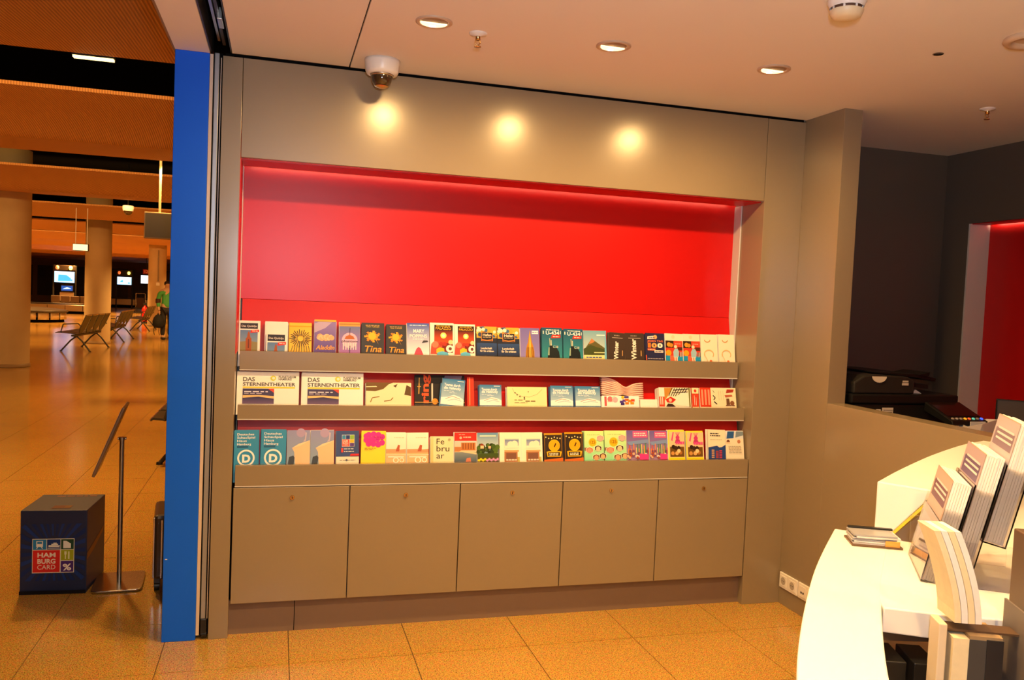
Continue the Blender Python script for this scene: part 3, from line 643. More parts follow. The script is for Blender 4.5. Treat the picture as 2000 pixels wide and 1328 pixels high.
def d_garden(P):
    P.grad(0, .5, 1, 1, '#b8ccd0', '#5a90c0'); P.rect(.12, .87, .90, .91, '#e8ecd8'); rnd = random.Random(9)
    for k in range(26): P.circ(rnd.random() * .94 + .03, .32 + rnd.random() * .33 * (1 - .4 * rnd.random()), .07 + rnd.random() * .07, rnd.choice(['#2c4014', '#3e5a1c', '#4c6a22', '#22300f', '#5c7424']), 9)
    P.rect(.14, .46, .30, .56, '#e0c8a0'); P.rect(.52, .46, .64, .54, '#e0b898'); P.poly([(.08, .56), (.2, .64), (.36, .56)], '#8a3c24'); P.rect(0, .18, 1, .30, '#3c5018'); P.rect(0, 0, 1, .18, '#4a4a1c')
    for k in range(10): P.circ(.06 + .1 * k, .06 + .04 * (k % 2), .06, '#f0d020' if k < 4 else '#d890c8', 8)
def d_house(P):
    P.rect(.22, .46, .92, .80, '#e6e2d0'); P.grad(.24, .55, .90, .76, '#a8b4cc', '#6c84b8'); P.circ(.52, .58, .16, '#f0ead8'); P.circ(.70, .60, .16, '#f0ead8'); P.rect(.24, .46, .9, .54, '#f0ead8')
    P.rect(.22, 0, .84, .38, '#a8724c'); P.rect(.30, .06, .78, .30, '#7a5444'); P.rect(.22, .34, .90, .40, '#d8a878'); P.rect(.84, 0, .94, .16, '#b8b05c'); P.greek(.3, .04, .8, .05, '#d8c8b8', 3)
def d_goldfig(P):
    P.rect(.02, .94, .98, 1, '#c8941c'); P.rect(.04, .06, .06, .94, '#a8781c'); P.rect(.94, .06, .96, .94, '#a8781c')
    for k in range(6): P.circ(.12 + .15 * k, .86 - .05 * abs(math.sin(k)), .035, '#f0e0a0', 8)
    P.circ(.55, .56, .26, '#e8a812', 20, 1.15); P.ring(.55, .56, .30, .27, '#f0bc20'); P.poly([(.52, .52), (.62, .66), (.66, .62), (.58, .5)], '#3c2408'); P.poly([(.18, .16), (.88, .16), (.94, .34), (.82, .36), (.26, .36), (.14, .34)], '#e8b01c'); P.rect(.22, .19, .84, .32, '#2c1c0a'); P.greek(.28, .26, .78, .03, '#f0e8d0', 3); P.greek(.28, .21, .78, .03, '#f0e8d0', 4); P.poly([(0, 0), (1, 0), (1, .12), (0, .06)], '#d86a24')
def d_mint(P):
    P.grad(0, 0, 1, 1, '#8ce0b0', '#d0f0a0'); P.circ(.42, .62, .20, '#f0b81c'); P.text('125', .29, .58, .20, '#8a5a10', fit=.27, bold=.02); P.greek(.15, .86, .8, .03, '#b8d890', 3); P.rect(0, .34, .3, .44, '#8a5a4c')
    def hexa(u, v, r, c): P.poly([(u + r * math.cos(a), v + r * .5 * math.sin(a)) for a in [PI / 6 + PI / 3 * i for i in range(6)]], c)
    for u, v, c, h in [(.26, .36, '#e09a7c', '#c87a5c'), (.70, .42, '#f0c8a0', '#241810'), (.60, .12, '#d8a078', '#6a4024'), (.94, .16, '#e0b080', '#4a3018'), (.82, .76, '#f0b0a8', '#e8a0a0')]:
        hexa(u, v, .22, '#f0f4e0'); hexa(u, v, .195, h); P.circ(u, v - .02, .12, c)
def d_city(P):
    P.grad(0, 0, 1, 1, '#a884a8', '#6a60b0'); P.rect(.28, .76, .96, .97, '#e05a9c'); P.greek(.33, .88, .9, .035, '#f6e0ec', 3); P.greek(.33, .81, .9, .035, '#f6e0ec', 4); P.poly([(.10, .5), (.9, .58), (1, .5), (1, .7), (0, .62)], '#7a94cc')
    rnd = random.Random(4)
    for k in range(16): u = .04 + .06 * k; P.rect(u, .22, u + .05, .34 + .24 * rnd.random(), rnd.choice(['#d88a5c', '#e0c090', '#4c8a74', '#c8503c', '#8a6a94', '#e8a040']))
    for k in range(18): P.circ(rnd.random(), .08 + rnd.random() * .24, .06, rnd.choice(['#a84c30', '#e0b090', '#7a4868', '#d8d0c8']), 8)
    P.poly([(.55, .02), (.95, .02), (.97, .20), (.55, .22)], '#e83c94')
def d_liberty(P):
    P.rect(.06, .06, .98, .94, '#e8c8a0'); P.rect(0, 0, 1, .08, '#f0e020'); P.rect(.1, .10, .96, .44, '#6a4a1c'); P.poly([(.26, .62), (.36, .92), (.30, .94), (.18, .66)], '#d84890'); P.circ(.58, .74, .12, '#c83c84'); P.poly([(.40, .56), (.75, .56), (.70, .68), (.46, .68)], '#b83878')
    for k in range(5): P.line([(.58, .78), (.44 + .07 * k, .92)], .02, '#c83c84')
    P.greek(.45, .52, .97, .09, '#e0489c', 3)
    for u, v, c in [(.3, .44, '#2c1c14'), (.45, .40, '#3a2418'), (.62, .40, '#2c1c14'), (.25, .22, '#c8924c'), (.5, .22, '#e0b070'), (.72, .24, '#a8702c'), (.62, .30, '#f0d0a0')]: P.circ(u, v, .11, c, 10)
def d_white_blue(P):
    P.greek(.12, .85, .62, .035, '#3a3c44', 9); P.greek(.12, .78, .70, .035, '#3a3c44', 3); P.greek(.12, .66, .8, .012, '#a8a498', 4); P.poly([(0, 0), (1, 0), (1, .50), (.85, .44), (.65, .40), (.5, .46), (0, .40)], '#24448c'); P.circ(.72, .50, .14, '#ece4cc')
    for u, h, c in [(.18, .36, '#c89a74'), (.42, .30, '#a84444'), (.62, .34, '#b83c54')]:
        for k in range(5): P.rect(u, .05 + k * h / 6, u + .16, .05 + k * h / 6 + .035, c)
def d_info(P):
    P.rect(.0, .72, 1, 1, '#d8e0e8'); P.poly([(.05, .72), (.45, .74), (.5, .98), (.12, .98)], '#2c5ca0'); P.poly([(.55, .76), (1, .84), (1, .98), (.6, .98)], '#7a90a4'); P.circ(.14, .62, .09, '#6a3c2c'); P.circ(.74, .62, .09, '#b87a5c'); P.rect(.02, .54, .25, .60, '#f0d0b0')
    for k in range(5): P.greek(.15, .44 - .055 * k, .85, .018, '#8a8470', k)
TOP = [(-.166,-.075,1.375),(-.053,.049,1.375),(.054,.156,1.374),(.163,.264,1.392),(.278,.376,1.384),(.378,.485,1.385),(.494,.590,1.381),(.594,.703,1.391),(.705,.822,1.395),(.824,.929,1.393),(.932,1.036,1.386),(1.039,1.151,1.384),(1.154,1.257,1.386),(1.265,1.374,1.390),(1.377,1.484,1.388),(1.487,1.612,1.384),(1.616,1.710,1.377),(1.713,1.822,1.378),(1.825,1.935,1.381),(1.937,2.037,1.382),(2.039,2.140,1.383),(2.142,2.243,1.384),(2.246,2.342,1.386)]
TD = [
 (d_tower, '#f2efe8', 'white leaflet stack with brick tower and dark title bar, first on the upper shelf'),
 None,
 (d_burst, '#f2c010', 'bright yellow leaflet stack with black radiating strokes on the upper shelf'),
 (d_purple, '#6a54a0', 'purple leaflet stack with orange clouds and gold script title on the upper shelf'),
 (d_pink, '#8a74b0', 'pink and lavender leaflet stack with brown canopy shape and gold band'),
 (d_gold, '#1c1a1c', 'black leaflet stack with gold burst, the one beside the pink and lavender leaflets'),
 (d_gold, '#1c1a1c', 'black leaflet stack with gold burst, the one beside the blue white-lettered leaflets'),
 (d_poppins, '#3a5cb4', 'blue to white leaflet stack with bold white two-line title and red skirt shape'),
 (d_palazzo, '#f6f0e0', 'white-bordered fiery red leaflet stack beside the blue to white leaflets'),
 (d_palazzo, '#f6f0e0', 'white-bordered fiery red leaflet stack beside the dark blue harbour leaflets'),
 (d_hafen, '#1c2438', 'dark blue leaflet stack with yellow photo top, beside the fiery red leaflets'),
 (d_hafen, '#1c2438', 'dark blue leaflet stack with yellow photo top, beside the lavender spire leaflets'),
 (d_spire, '#7a74b8', 'lavender leaflet stack with a golden church spire'),
 (d_sub, '#1c5c7a', 'teal submarine leaflet stack with red tag, beside the lavender spire leaflets'),
 (d_sub, '#1c5c7a', 'teal submarine leaflet stack with red tag, beside the mountain leaflets'),
 (d_mount, '#8ab4c0', 'leaflet stack with a grey-green mountain under pale blue sky'),
 (d_winter, '#3a2c24', 'dark brown leaflet stack with sideways white title, beside the mountain leaflets'),
 (d_winter, '#3a2c24', 'dark brown leaflet stack with sideways white title, beside the navy leaflets with big numerals'),
 (d_100, '#20244c', 'navy leaflet stack with big orange and white numerals'),
 (d_grid, '#efe6cc', 'cream-topped leaflet stack with colourful patchwork picture, beside the navy leaflets'),
 (d_grid, '#efe6cc', 'cream-topped leaflet stack with colourful patchwork picture, beside the plain cream leaflets'),
 (d_smile, '#f6ecd2', 'pale cream leaflet stack with orange smile mark, beside the patchwork leaflets'),
 (d_smile, '#f6ecd2', 'pale cream leaflet stack with orange smile mark, last on the upper shelf')]
ED = {2: '#d8a810', 5: '#2c2a28', 6: '#2c2a28', 10: '#3a3c40', 11: '#3a3c40', 13: '#1c5c6a', 14: '#1c5c6a', 16: '#54443a', 17: '#54443a', 18: '#34385a'}
for k, ((x0, x1, zt), d) in enumerate(zip(TOP, TD)):
    if d is None: continue
    e = mat('edge ' + ED[k], ED[k], .6) if k in ED else PAPER
    stack('upper', x0, x1, zt, d[2], d[0], e, d[1], fan=.006, tilt=(.05 if k == 16 else random.uniform(-.012, .012)))
x0, x1, zt = TOP[1]
t = stack('upper', x0, x1, zt, 'white leaflet stack whose front tower leaflet has slid down, second from the blue panel', lambda P: P.rect(.03, .6, .97, .97, '#f4f0ea'), PAPER, '#f2efe8', fan=.008)
f2 = MB().box(-.044, .047, -.012, -.010, 0, .155).build('slid_leaflet', mat('cover #f2efe8', '#f2efe8'), t); P = Print(.088, .155, -.0125); d_tower(P); P.mb.build('cover_print', PRINT, f2)

MID = [(-.166,.102,1.154),(.112,.390,1.154),(.399,.610,1.114),(.629,.872,1.150),(.741,.855,1.135),(.876,.911,1.144),(.936,1.047,1.111),(1.073,1.277,1.103),(1.293,1.412,1.111),(1.422,1.556,1.110),(1.561,1.765,1.066),(1.562,1.798,1.146),(1.769,1.866,1.050),(1.874,2.056,1.110),(2.060,2.101,1.110),(2.105,2.319,1.112)]
MID = [(x0 * 1.010, min(x1 * 1.010, 2.340), 1.518 - (1.518 - zt) * 1.012) for x0, x1, zt in MID]
def m(i, *a, **k): x0, x1, zt = MID[i]; return stack('middle', x0, x1, zt, *a, **k)
m(0, 'wide white landscape brochure pile with yellow bar, first on the middle shelf', d_stern, thick=.03, fan=.003)
m(1, 'wide white landscape brochure pile with yellow bar, second on the middle shelf', d_stern, thick=.03, fan=.003)
t = m(2, 'cream landscape brochure pile with brown abstract shapes on the middle shelf', d_abstract, cover='#f2e4bc', thick=.04)
m(3, 'large black brochure with orange sideways lettering standing behind slipped blue leaflets', d_black, mat('edge black', '#1a1512', .6), '#18120e', thick=.02, dy=.025, n=3)
t = m(4, 'tilted blue leaflet pile slipped in front of the black brochure', d_blue, cover='#3c7cb0', thick=.008, tilt=.10, n=2, dy=.002)
f2 = MB().box(-.062, -.02, .004, .005, 0, .150).build('slipped_leaflet', mat('cover #3c7cb0', '#3c7cb0'), t)
m(5, 'narrow upright red leaflets beside the black brochure', lambda P: (P.rect(0, 0, 1, 1, '#d8341c'), P.rect(.3, 0, .45, 1, '#f08a60')), mat('edge red', '#b8281c', .5), '#d8341c', thick=.02, n=2)
m(6, 'blue booklet stack with white two-line title, beside the narrow red leaflets', d_blue, mat('edge blue', '#3c6ca4', .6), '#3c7cb0')
m(7, 'cream landscape card pile with dotted dark curve between two blue booklet stacks', d_letter, cover='#efe2ac')
m(8, 'blue booklet stack with white two-line title, beside the cream landscape cards', d_blue, mat('edge blue', '#3c6ca4', .6), '#3c7cb0')
m(9, 'blue booklet stack with white two-line title, beside the pink paper bundle', d_blue, mat('edge blue', '#3c6ca4', .6), '#3c7cb0')
m(10, 'low white landscape brochure pile with orange and purple blocks in front of the pink bundle', d_color, cover='#f6f2f4', thick=.02)
m(12, 'low plain white card pile on the middle shelf', d_plain, cover='#f8f4ec')
m(13, 'landscape brochure pile with red spine, black branches and white figure', d_side, cover='#f0ece4', thick=.045)
m(14, 'narrow red and cream booklet wedged between two landscape brochure piles', d_redstrip, mat('edge red', '#b8281c', .5), '#f0e2b8', thick=.03)
m(15, 'cream landscape brochure pile with red spine and black brush marks, last on the middle shelf', d_asia, cover='#f2e6c4', thick=.04)
# bundle of folded pink papers
t = empty('paper_bundle', (1.697, .160, 1.050), 0, -.2); tag(t, 'bulging bundle of folded pink papers squeezed at the middle', 'paper bundle')
PINK = mat('pink paper', (.86, .50, .42), .7)
for k in range(9):
    v = []; n = 12
    for i in range(n + 1):
        s_ = i / n; x = -.112 + .224 * s_; pin = 1 - .62 * math.exp(-((s_ - .55) / .18) ** 2)
        zc = .035 + (.030 * (1 - s_ * 1.6) if s_ < .6 else .0) + (-.005)
        v.append((x, zc + (k - 4) * .0105 * pin))
    mb = MB()
    vs = [(x, y, z) for y in (-.012, .03) for x, z in v]; mb.add(vs, [(i, i + 1, n + 1 + i + 1, n + 1 + i) for i in range(n)], None, True)
    mb.build('folded_sheet', PINK, t, solid=.0075)
LOW = [(-.166,-.062,.901),(-.057,.051,.904),(.056,.157,.901),(.158,.263,.900),(.270,.374,.897),(.378,.490,.897),(.492,.585,.890),(.590,.693,.889),(.698,.809,.871),(.811,.920,.889),(.922,1.026,.888),(1.030,1.138,.889),(1.140,1.248,.889),(1.252,1.351,.885),(1.356,1.456,.890),(1.459,1.563,.895),(1.566,1.682,.897),(1.685,1.805,.898),(1.808,1.907,.896),(1.910,2.004,.900),(2.010,2.109,.895),(2.130,2.231,.901),(2.234,2.340,.895)]
LD = [
 (d_dsh, '#1c86b8', 'cyan blue booklet stack with ringed white letter, first on the lowest shelf'),
 (d_dsh, '#1c86b8', 'cyan blue booklet stack with ringed white letter, second on the lowest shelf'),
 (d_hall, '#8aa0c0', 'lavender sky leaflet stack with peach concert hall, beside the cyan booklets'),
 (d_hall, '#8aa0c0', 'lavender sky leaflet stack with peach concert hall, beside the navy card leaflets'),
 (d_card, '#28407c', 'navy leaflet stack with red and coloured square emblem on the lowest shelf'),
 (d_pinkblob, '#f4d80c', 'yellow leaflet stack with scalloped magenta patch'),
 (d_ship, '#f6efe0', 'white leaflet stack with brown harbour scene, beside the yellow leaflets'),
 (d_ship, '#f6efe0', 'white leaflet stack with brown harbour scene, beside the short cream month programme'),
 (d_feb, '#e8dcb0', 'short cream programme stack with large dark month lettering split in three lines'),
 (d_brick, '#c8a888', 'red-topped leaflet stack with brick warehouse by the water'),
 (d_garden, '#7a98a8', 'leaflet stack with green trees, houses and yellow flowers'),
 (d_house, '#f6efdc', 'white leaflet stack with small sky photo and brown room, beside the green tree leaflets'),
 (d_house, '#f6efdc', 'white leaflet stack with small sky photo and brown room, beside the dark brown gold leaflets'),
 (d_goldfig, '#2a1c10', 'dark brown leaflet stack with golden oval emblem, beside the white leaflets'),
 (d_goldfig, '#2a1c10', 'dark brown leaflet stack with golden oval emblem, beside the mint leaflets'),
 (d_mint, '#b0e8a8', 'mint green leaflet stack with hexagon portraits, beside the dark brown gold leaflets'),
 (d_mint, '#b0e8a8', 'mint green leaflet stack with hexagon portraits, beside the purple city leaflets'),
 (d_city, '#8a74b0', 'purple and pink city panorama leaflet stack, beside the mint leaflets'),
 (d_city, '#8a74b0', 'purple and pink city panorama leaflet stack, beside the yellow-edged leaflets'),
 (d_liberty, '#f0e040', 'yellow-edged leaflet stack with magenta statue, beside the purple city leaflets'),
 (d_liberty, '#f0e040', 'yellow-edged leaflet stack with magenta statue, beside the white and blue leaflets'),
 (d_white_blue, '#ece4cc', 'white leaflet stack with blue wave and red figures near the end of the lowest shelf'),
 (d_info, '#ece4d0', 'white information leaflet stack with blue corner photo, last on the lowest shelf')]
LE = {0: '#1c86b8', 1: '#1c86b8', 4: '#9aa0a8', 5: '#e8d010', 13: '#3c3430', 14: '#3c3848', 15: '#b8e0a8', 16: '#b8e0a8'}
for k, ((x0, x1, zt), d) in enumerate(zip(LOW, LD)):
    e = mat('edge ' + LE[k], LE[k], .6) if k in LE else PAPER
    stack('lowest', x0, x1, zt, d[2], d[0], e, d[1], fan=.005, tilt=random.uniform(-.012, .012) + (.02 if k in (5, 21) else 0))

# ================================================================== RECEPTION DESK
def smooth(pts, n=6):
    out = []; P = [Vector(p) for p in pts]; P = [P[0] * 2 - P[1]] + P + [P[-1] * 2 - P[-2]]
    for i in range(1, len(P) - 2):
        for k in range(n):
            t = k / n; a, b, c, d = P[i - 1], P[i], P[i + 1], P[i + 2]
            out.append(.5 * ((2 * b) + (c - a) * t + (2 * a - 5 * b + 4 * c - d) * t * t + (3 * b - a - 3 * c + d) * t ** 3))
    out.append(P[-2]); return out
def offset(pl, d):
    out = []
    for i, p in enumerate(pl):
        t = (pl[min(i + 1, len(pl) - 1)] - pl[max(i - 1, 0)]).normalized(); out.append(p + Vector((t.y, -t.x)) * d)
    return out
desk = empty('reception_desk', (0, 0, 0)); tag(desk, 'white curved reception desk with raised ledge joining the low taupe wall', 'desk')
hi = smooth([(1.582, -1.847), (1.794, -1.692), (2.091, -1.49), (2.39, -1.31), (2.560, -1.232)])
lo = smooth([(1.505, -1.783), (1.318, -1.982), (1.168, -2.151), (.977, -2.386), (.825, -2.592), (.70, -2.80), (.62, -3.0)])
def ribbon(name, pl, d0, d1, z0, z1, m, bevel=.004, d1b=None, d0b=None):
    a, b = offset(pl, d0), offset(pl, d1); bb_ = offset(pl, d1 if d1b is None else d1b); ab_ = offset(pl, d0 if d0b is None else d0b)
    mb = MB(); n = len(a)
    vs = [(p.x, p.y, z0) for q in (ab_, bb_) for p in q] + [(p.x, p.y, z1) for q in (a, b) for p in q]
    A0, B0, A1, B1 = 0, n, 2 * n, 3 * n
    for i in range(n - 1):
        mb.add([vs[A1 + i], vs[A1 + i + 1], vs[B1 + i + 1], vs[B1 + i]], [(0, 1, 2, 3)]); mb.add([vs[A0 + i], vs[B0 + i], vs[B0 + i + 1], vs[A0 + i + 1]], [(0, 1, 2, 3)])
        mb.add([vs[A0 + i], vs[A0 + i + 1], vs[A1 + i + 1], vs[A1 + i]], [(0, 1, 2, 3)]); mb.add([vs[B0 + i], vs[B1 + i], vs[B1 + i + 1], vs[B0 + i + 1]], [(0, 1, 2, 3)])
    for i in (0, n - 1): mb.add([vs[A0 + i], vs[A1 + i], vs[B1 + i], vs[B0 + i]], [(0, 1, 2, 3)])
    o = mb.build(name, m, desk); 
    bm = bmesh.new(); bm.from_mesh(o.data); bmesh.ops.remove_doubles(bm, verts=bm.verts, dist=1e-5); bmesh.ops.recalc_face_normals(bm, faces=bm.faces); bm.to_mesh(o.data); bm.free()
    if bevel: bv = o.modifiers.new('bevel', 'BEVEL'); bv.width = bevel; bv.segments = 2; bv.limit_method = 'ANGLE'; bv.angle_limit = math.radians(40)
    return o
ribbon('ledge_base', hi, .0, .035, 0, .925, WHITE)
ribbon('raised_ledge', hi, 0, .15, .925, 1.07, WHITE, d1b=.035)
ribbon('sloped_face', hi, .1465, .156, .928, 1.064, YELL, 0, d1b=.046, d0b=.037)
ribbon('worktop_ring', lo[::-1], 0, .144, .865, .925, WHITE)
ribbon('front_panel', lo[::-1], .03, .06, 0, .864, GREYW)
inner = [(1.21, -2.331), (1.30, -2.385), (1.46, -2.452), (1.80, -2.45), (2.55, -2.0), (2.555, -1.45), (2.33, -1.48), (2.03, -1.69), (1.66, -1.96), (1.565, -1.855), (1.45, -1.99), (1.33, -2.14)]
MB().prism(inner, .872, .9245).build('worktop_slab', WHITE, desk, .003)
MB().prism([(1.36, -2.335), (1.62, -2.40), (1.62, -2.36), (1.37, -2.30)], 0, .80).build('desk_frame', BROWNT, desk)
MB().prism([(1.22, -2.32), (1.66, -2.43), (1.66, -2.36), (1.24, -2.28)], .850, .872).build('under_rail', BROWNT, desk)
MB().prism([(1.30, -2.32), (1.62, -2.39), (2.2, -2.1), (1.9, -1.8), (1.50, -2.02)], .42, .44).build('inner_shelf', GREYW, desk)
MB().prism([(1.135, -2.40), (1.155, -2.385), (1.25, -2.27), (1.235, -2.26)], 0, .864).build('side_panel', GREYW, desk)
# binders on the inner shelf
for k, (x, y, lb) in enumerate([(1.215, -2.365, 'black ring binder under the desk, the one nearer the curved worktop'), (1.275, -2.388, 'black ring binder under the desk, the one nearer the leaflet rack')]):
    t = empty('ring_binder', (x, y, .50), math.radians(-20)); tag(t, lb, 'binder', 'binders under the desk')
    MB().box(-.025, .025, -.0, .10, 0, .325).build('cover', BLACK, t, .002)
    P = Print(.05, .325, -.0006); P.greek(.2, .55, .8, .02, '#3c3c3c', k); P.rect(.35, .84, .65, .86, '#5a5a58'); P.line([(.3, .15), (.32, .5), (.36, .78)], .05, '#343434'); P.line([(.6, .2), (.62, .7)], .05, '#303030'); P.build('spine_print', t)
    MB().tube((0, -.001, .06), (0, .001, .06), .010, .010, 14).build('finger_ring', DGREY, t)
shelf_b = MB().prism([(1.17, -2.375), (1.33, -2.42), (1.40, -2.28), (1.23, -2.23)], .48, .4995).build('binder_shelf', GREYW, desk)
# tray of cards on the worktop
t = empty('card_tray', (1.515, -1.925, .9255), math.radians(-25)); tag(t, 'small tray piled with flat grey and black cards on the white worktop', 'card tray')
MB().box(-.062, .062, -.045, .045, 0, .004).build('tray', mat('tray brown', (.12, .06, .025), .4), t)
rnd = random.Random(3)
for k in range(6):
    c = MB().box(-.054, .054, -.036, .036, 0, .0035).build('card', mat('card %d' % (k % 3), [(.55, .53, .52), (.70, .68, .66), (.33, .33, .36)][k % 3], .3), t)
    c.location = (rnd.uniform(-.006, .006), rnd.uniform(-.005, .005), .004 + k * .0042); c.rotation_euler = (0, 0, rnd.uniform(-.06, .06))
MB().box(-.056, .056, .030, .042, .028, .033).build('front_clip', BLACK, t, .001); MB().box(.02, .055, -.042, -.038, .004, .018).build('orange_card', mat('orange card', (.65, .32, .06), .4), t)
# three-tier acrylic brochure holder, facing the customers
def pocket(parent, x, z, n, w, hgt, th, draw, cov, y0):
    lean = .26
    e = empty('pocket', (x, y0, z)); e.parent = parent; e.rotation_euler = (0, lean, 0)
    return e
LEAN = .21
t = empty('brochure_holder', (1.415, -2.21, .926), math.radians(-35)); tag(t, 'clear acrylic three-tier brochure holder on the reception desk, side towards the viewer', 'brochure holder')
def RL(x, z): return Matrix.Translation((x, 0, z)) @ Matrix.Rotation(LEAN, 4, 'Y')
TIER = [(.0, .004, .235), (.058, .055, .250), (.116, .108, .27)]
for k, (x, z, h) in enumerate(TIER):
    m4 = RL(x, z)
    MB().box(-.004, -.001, 0, .226, 0, .14, mtx=m4).build('front_plate', ACRY, t); MB().box(.042, .045, 0, .226, 0, .24, mtx=m4).build('back_plate', ACRY, t)
    MB().box(-.004, .045, .0, .0025, 0, .17, mtx=m4).build('side_plate', ACRY, t); MB().box(-.004, .045, .2235, .226, 0, .17, mtx=m4).build('side_plate', ACRY, t); MB().box(-.004, .045, 0, .226, -.003, 0, mtx=m4).build('tier_floor', ACRY, t)
MB().box(-.004, .21, .002, .004, -.0005, .10).build('foot_plate', ACRY, t); MB().box(-.004, .21, .222, .224, -.0005, .10).build('foot_plate', ACRY, t)
HL = ['white brochure pile in the front tier of the acrylic holder', 'white brochure pile in the middle tier of the acrylic holder', 'tallest white brochure pile in the rear tier of the acrylic holder']
for k, (x, z, h) in enumerate(TIER):
    b = empty('magazine_stack', (0, 0, 0)); b.matrix_world = Matrix.Translation((1.415, -2.21, .926)) @ Matrix.Rotation(math.radians(-35), 4, 'Z') @ RL(x, z)
    tag(b, HL[k], 'brochures', 'brochures in the acrylic holder')
    mb = MB(); rnd = random.Random(k)
    for q in range(7): mb.box(.002 + q * .0053, .0068 + q * .0053, .006 + rnd.uniform(-.001, .001), .214, .001, h - rnd.uniform(0, .003))
    mb.build('page_block', PAPER, b)
    fc = MB().box(.0005, .0016, .006, .215, .001, h).build('front_cover', mat('cover photo beige', (.55, .42, .34), .35), b)
    pm = MB(); rr = random.Random(k + 5)
    def q4(y0, y1, z0, z1, c, lay): pm.add([(.0003 - .0002 * lay, y, z_) for y, z_ in [(y1, z0), (y0, z0), (y0, z1), (y1, z1)]], [(0, 1, 2, 3)], lin(c))
    q4(.006, .215, .10, h - .002, ['#c8b4b0', '#b8a8b8', '#c0b8c4'][k], 1); q4(.02, .20, h - .07, h - .03, ['#7a5a74', '#6a5a84', '#8a7a90'][k], 2); q4(.02, .2, .12, h - .10, ['#d89a4c', '#c08a3a', '#b0885c'][k], 2)
    for q in range(3): q4(.03, .18, h - .055 + .012 * q, h - .050 + .012 * q, '#e8e0e4', 3)
    pm.build('cover_print', PRINT, fc)
# leaflet rack standing at the near end of the desk
t = empty('leaflet_rack', (1.33, -2.50, 0)); tag(t, 'brown floor rack with leaflet pockets in front of the desk end', 'rack')
m4 = Matrix.Rotation(math.radians(-24), 4, 'Z')
MB().box(.055, .085, -.10, .10, .02, 1.11, mtx=m4).build('side_board', BROWNT, t, .003)
MB().box(.085, .30, .06, .09, .02, 1.02, mtx=m4).build('back_board', mat('grey rack board', (.16, .13, .11), .5), t, .003)
MB().box(-.115, -.100, -.02, .03, .02, .945, mtx=m4).build('post', mat('pale wood', (.72, .60, .42), .5), t, .002)
MB().box(-.115, .09, -.09, .09, 0, .02, mtx=m4).build('base', BROWNT, t)
MB().box(-.10, .055, -.015, .045, .70, .708, mtx=m4).build('pocket_floor', BROWNT, t); MB().box(-.10, .03, -.01, .03, .930, .934, mtx=m4).build('pocket_floor', BROWNT, t)
MB().box(.030, .034, -.06, .06, .71, .98, mtx=m4).build('pocket_plate', mat('grey rack board', (.16, .13, .11), .5), t)
b = empty('leaflet_bundle', (1.265, -2.475, .951), math.radians(-20)); tag(b, 'limp bundle of cream leaflets bending forward in the rack beside the desk', 'leaflets')
def bend(z): return -.048 * (z / .17) ** 1.6
for k in range(4):
    mb = MB(); n = 8; x = -.022 + k * .0125
    for s_ in (0,):
        L1 = []; 
        for i in range(n + 1):
            z = .172 * i / n; L1.append((x + bend(z), z))
    vs = [(a + dx, y, z) for dx in (0, .0115) for y in (-.02, .055) for a, z in L1]
    N_ = n + 1
    fs = []
    for i in range(n):
        fs += [(i, i + 1, N_ + i + 1, N_ + i), (2 * N_ + i, 3 * N_ + i, 3 * N_ + i + 1, 2 * N_ + i + 1), (i, 2 * N_ + i, 2 * N_ + i + 1, i + 1), (N_ + i, N_ + i + 1, 3 * N_ + i + 1, 3 * N_ + i)]
    fs += [(n, 2 * N_ + n, 3 * N_ + n, N_ + n), (0, N_, 3 * N_, 2 * N_)]
    mb.add(vs, fs); mb.build('leaflet', [CREAM, PAPER, CREAM, PAPER][k], b)
b = empty('booklet_stack', (1.30, -2.485, .7085), math.radians(-24)); tag(b, 'dark-covered booklet stack with shade-brown paper edges, lower pocket of the rack', 'booklets')
MB().box(-.058, -.030, -.03, .05, 0, .215).build('page_block', CREAM, b); MB().box(-.030, .028, -.03, .05, 0, .222).build('page_block', mat('shaded paper edges', (.33, .22, .11), .7), b)  # shade on the page edges is painted in as brown
MB().box(-.030, .0, -.0315, -.030, 0, .215).build('cover', mat('charcoal cover', (.055, .052, .05), .5), b); MB().box(.0, .029, -.033, -.030, 0, .217).build('cover', mat('blue black cover', (.018, .018, .022), .4), b)

# ================================================================== BACK OFFICE
t = empty('copier', (2.98, -.02, 0)); tag(t, 'black office copier with document feeder and tilted control panel behind the low wall', 'copier')
BK = mat('copier black', (.007, .0065, .006), .45, spec=.3); BK2 = mat('copier charcoal', (.020, .018, .016), .5, spec=.3)
B('body', BK, -.26, .345, -.28, .32, .02, 1.085, t, .008)
B('scanner_lid', BK, -.28, .36, -.285, .33, 1.088, 1.135, t, .008)
MB().prism([(-.26, 1.136), (.10, 1.136), (.10, 1.205), (.06, 1.222), (-.14, 1.232), (-.20, 1.225), (-.26, 1.19)], -.27, .25, 'y').build('document_feeder', BK2, t, .008)
MB().prism([(-.12, 1.236), (.16, 1.214), (.27, 1.196), (.275, 1.214), (.16, 1.232), (-.12, 1.243)], -.22, .20, 'y').build('input_tray', BK, t, .002)
MB().prism([(.15, 1.232), (.21, 1.224), (.215, 1.246)], -.24, -.05, 'y').build('paper_guide', BK, t)
MB().prism([(.09, 1.17), (.20, 1.162), (.20, 1.185), (.09, 1.19)], -.25, .20, 'y').build('output_tray', BK, t, .002)
n = 12; MB().prism([(-.115 + .042 * math.cos(a), 1.222 + .030 * math.sin(a)) for a in [PI + PI * i / n for i in range(n + 1)]], -.274, -.2705, 'y').build('feeder_handle', mat('pale handle', (.75, .66, .50), .4), t)
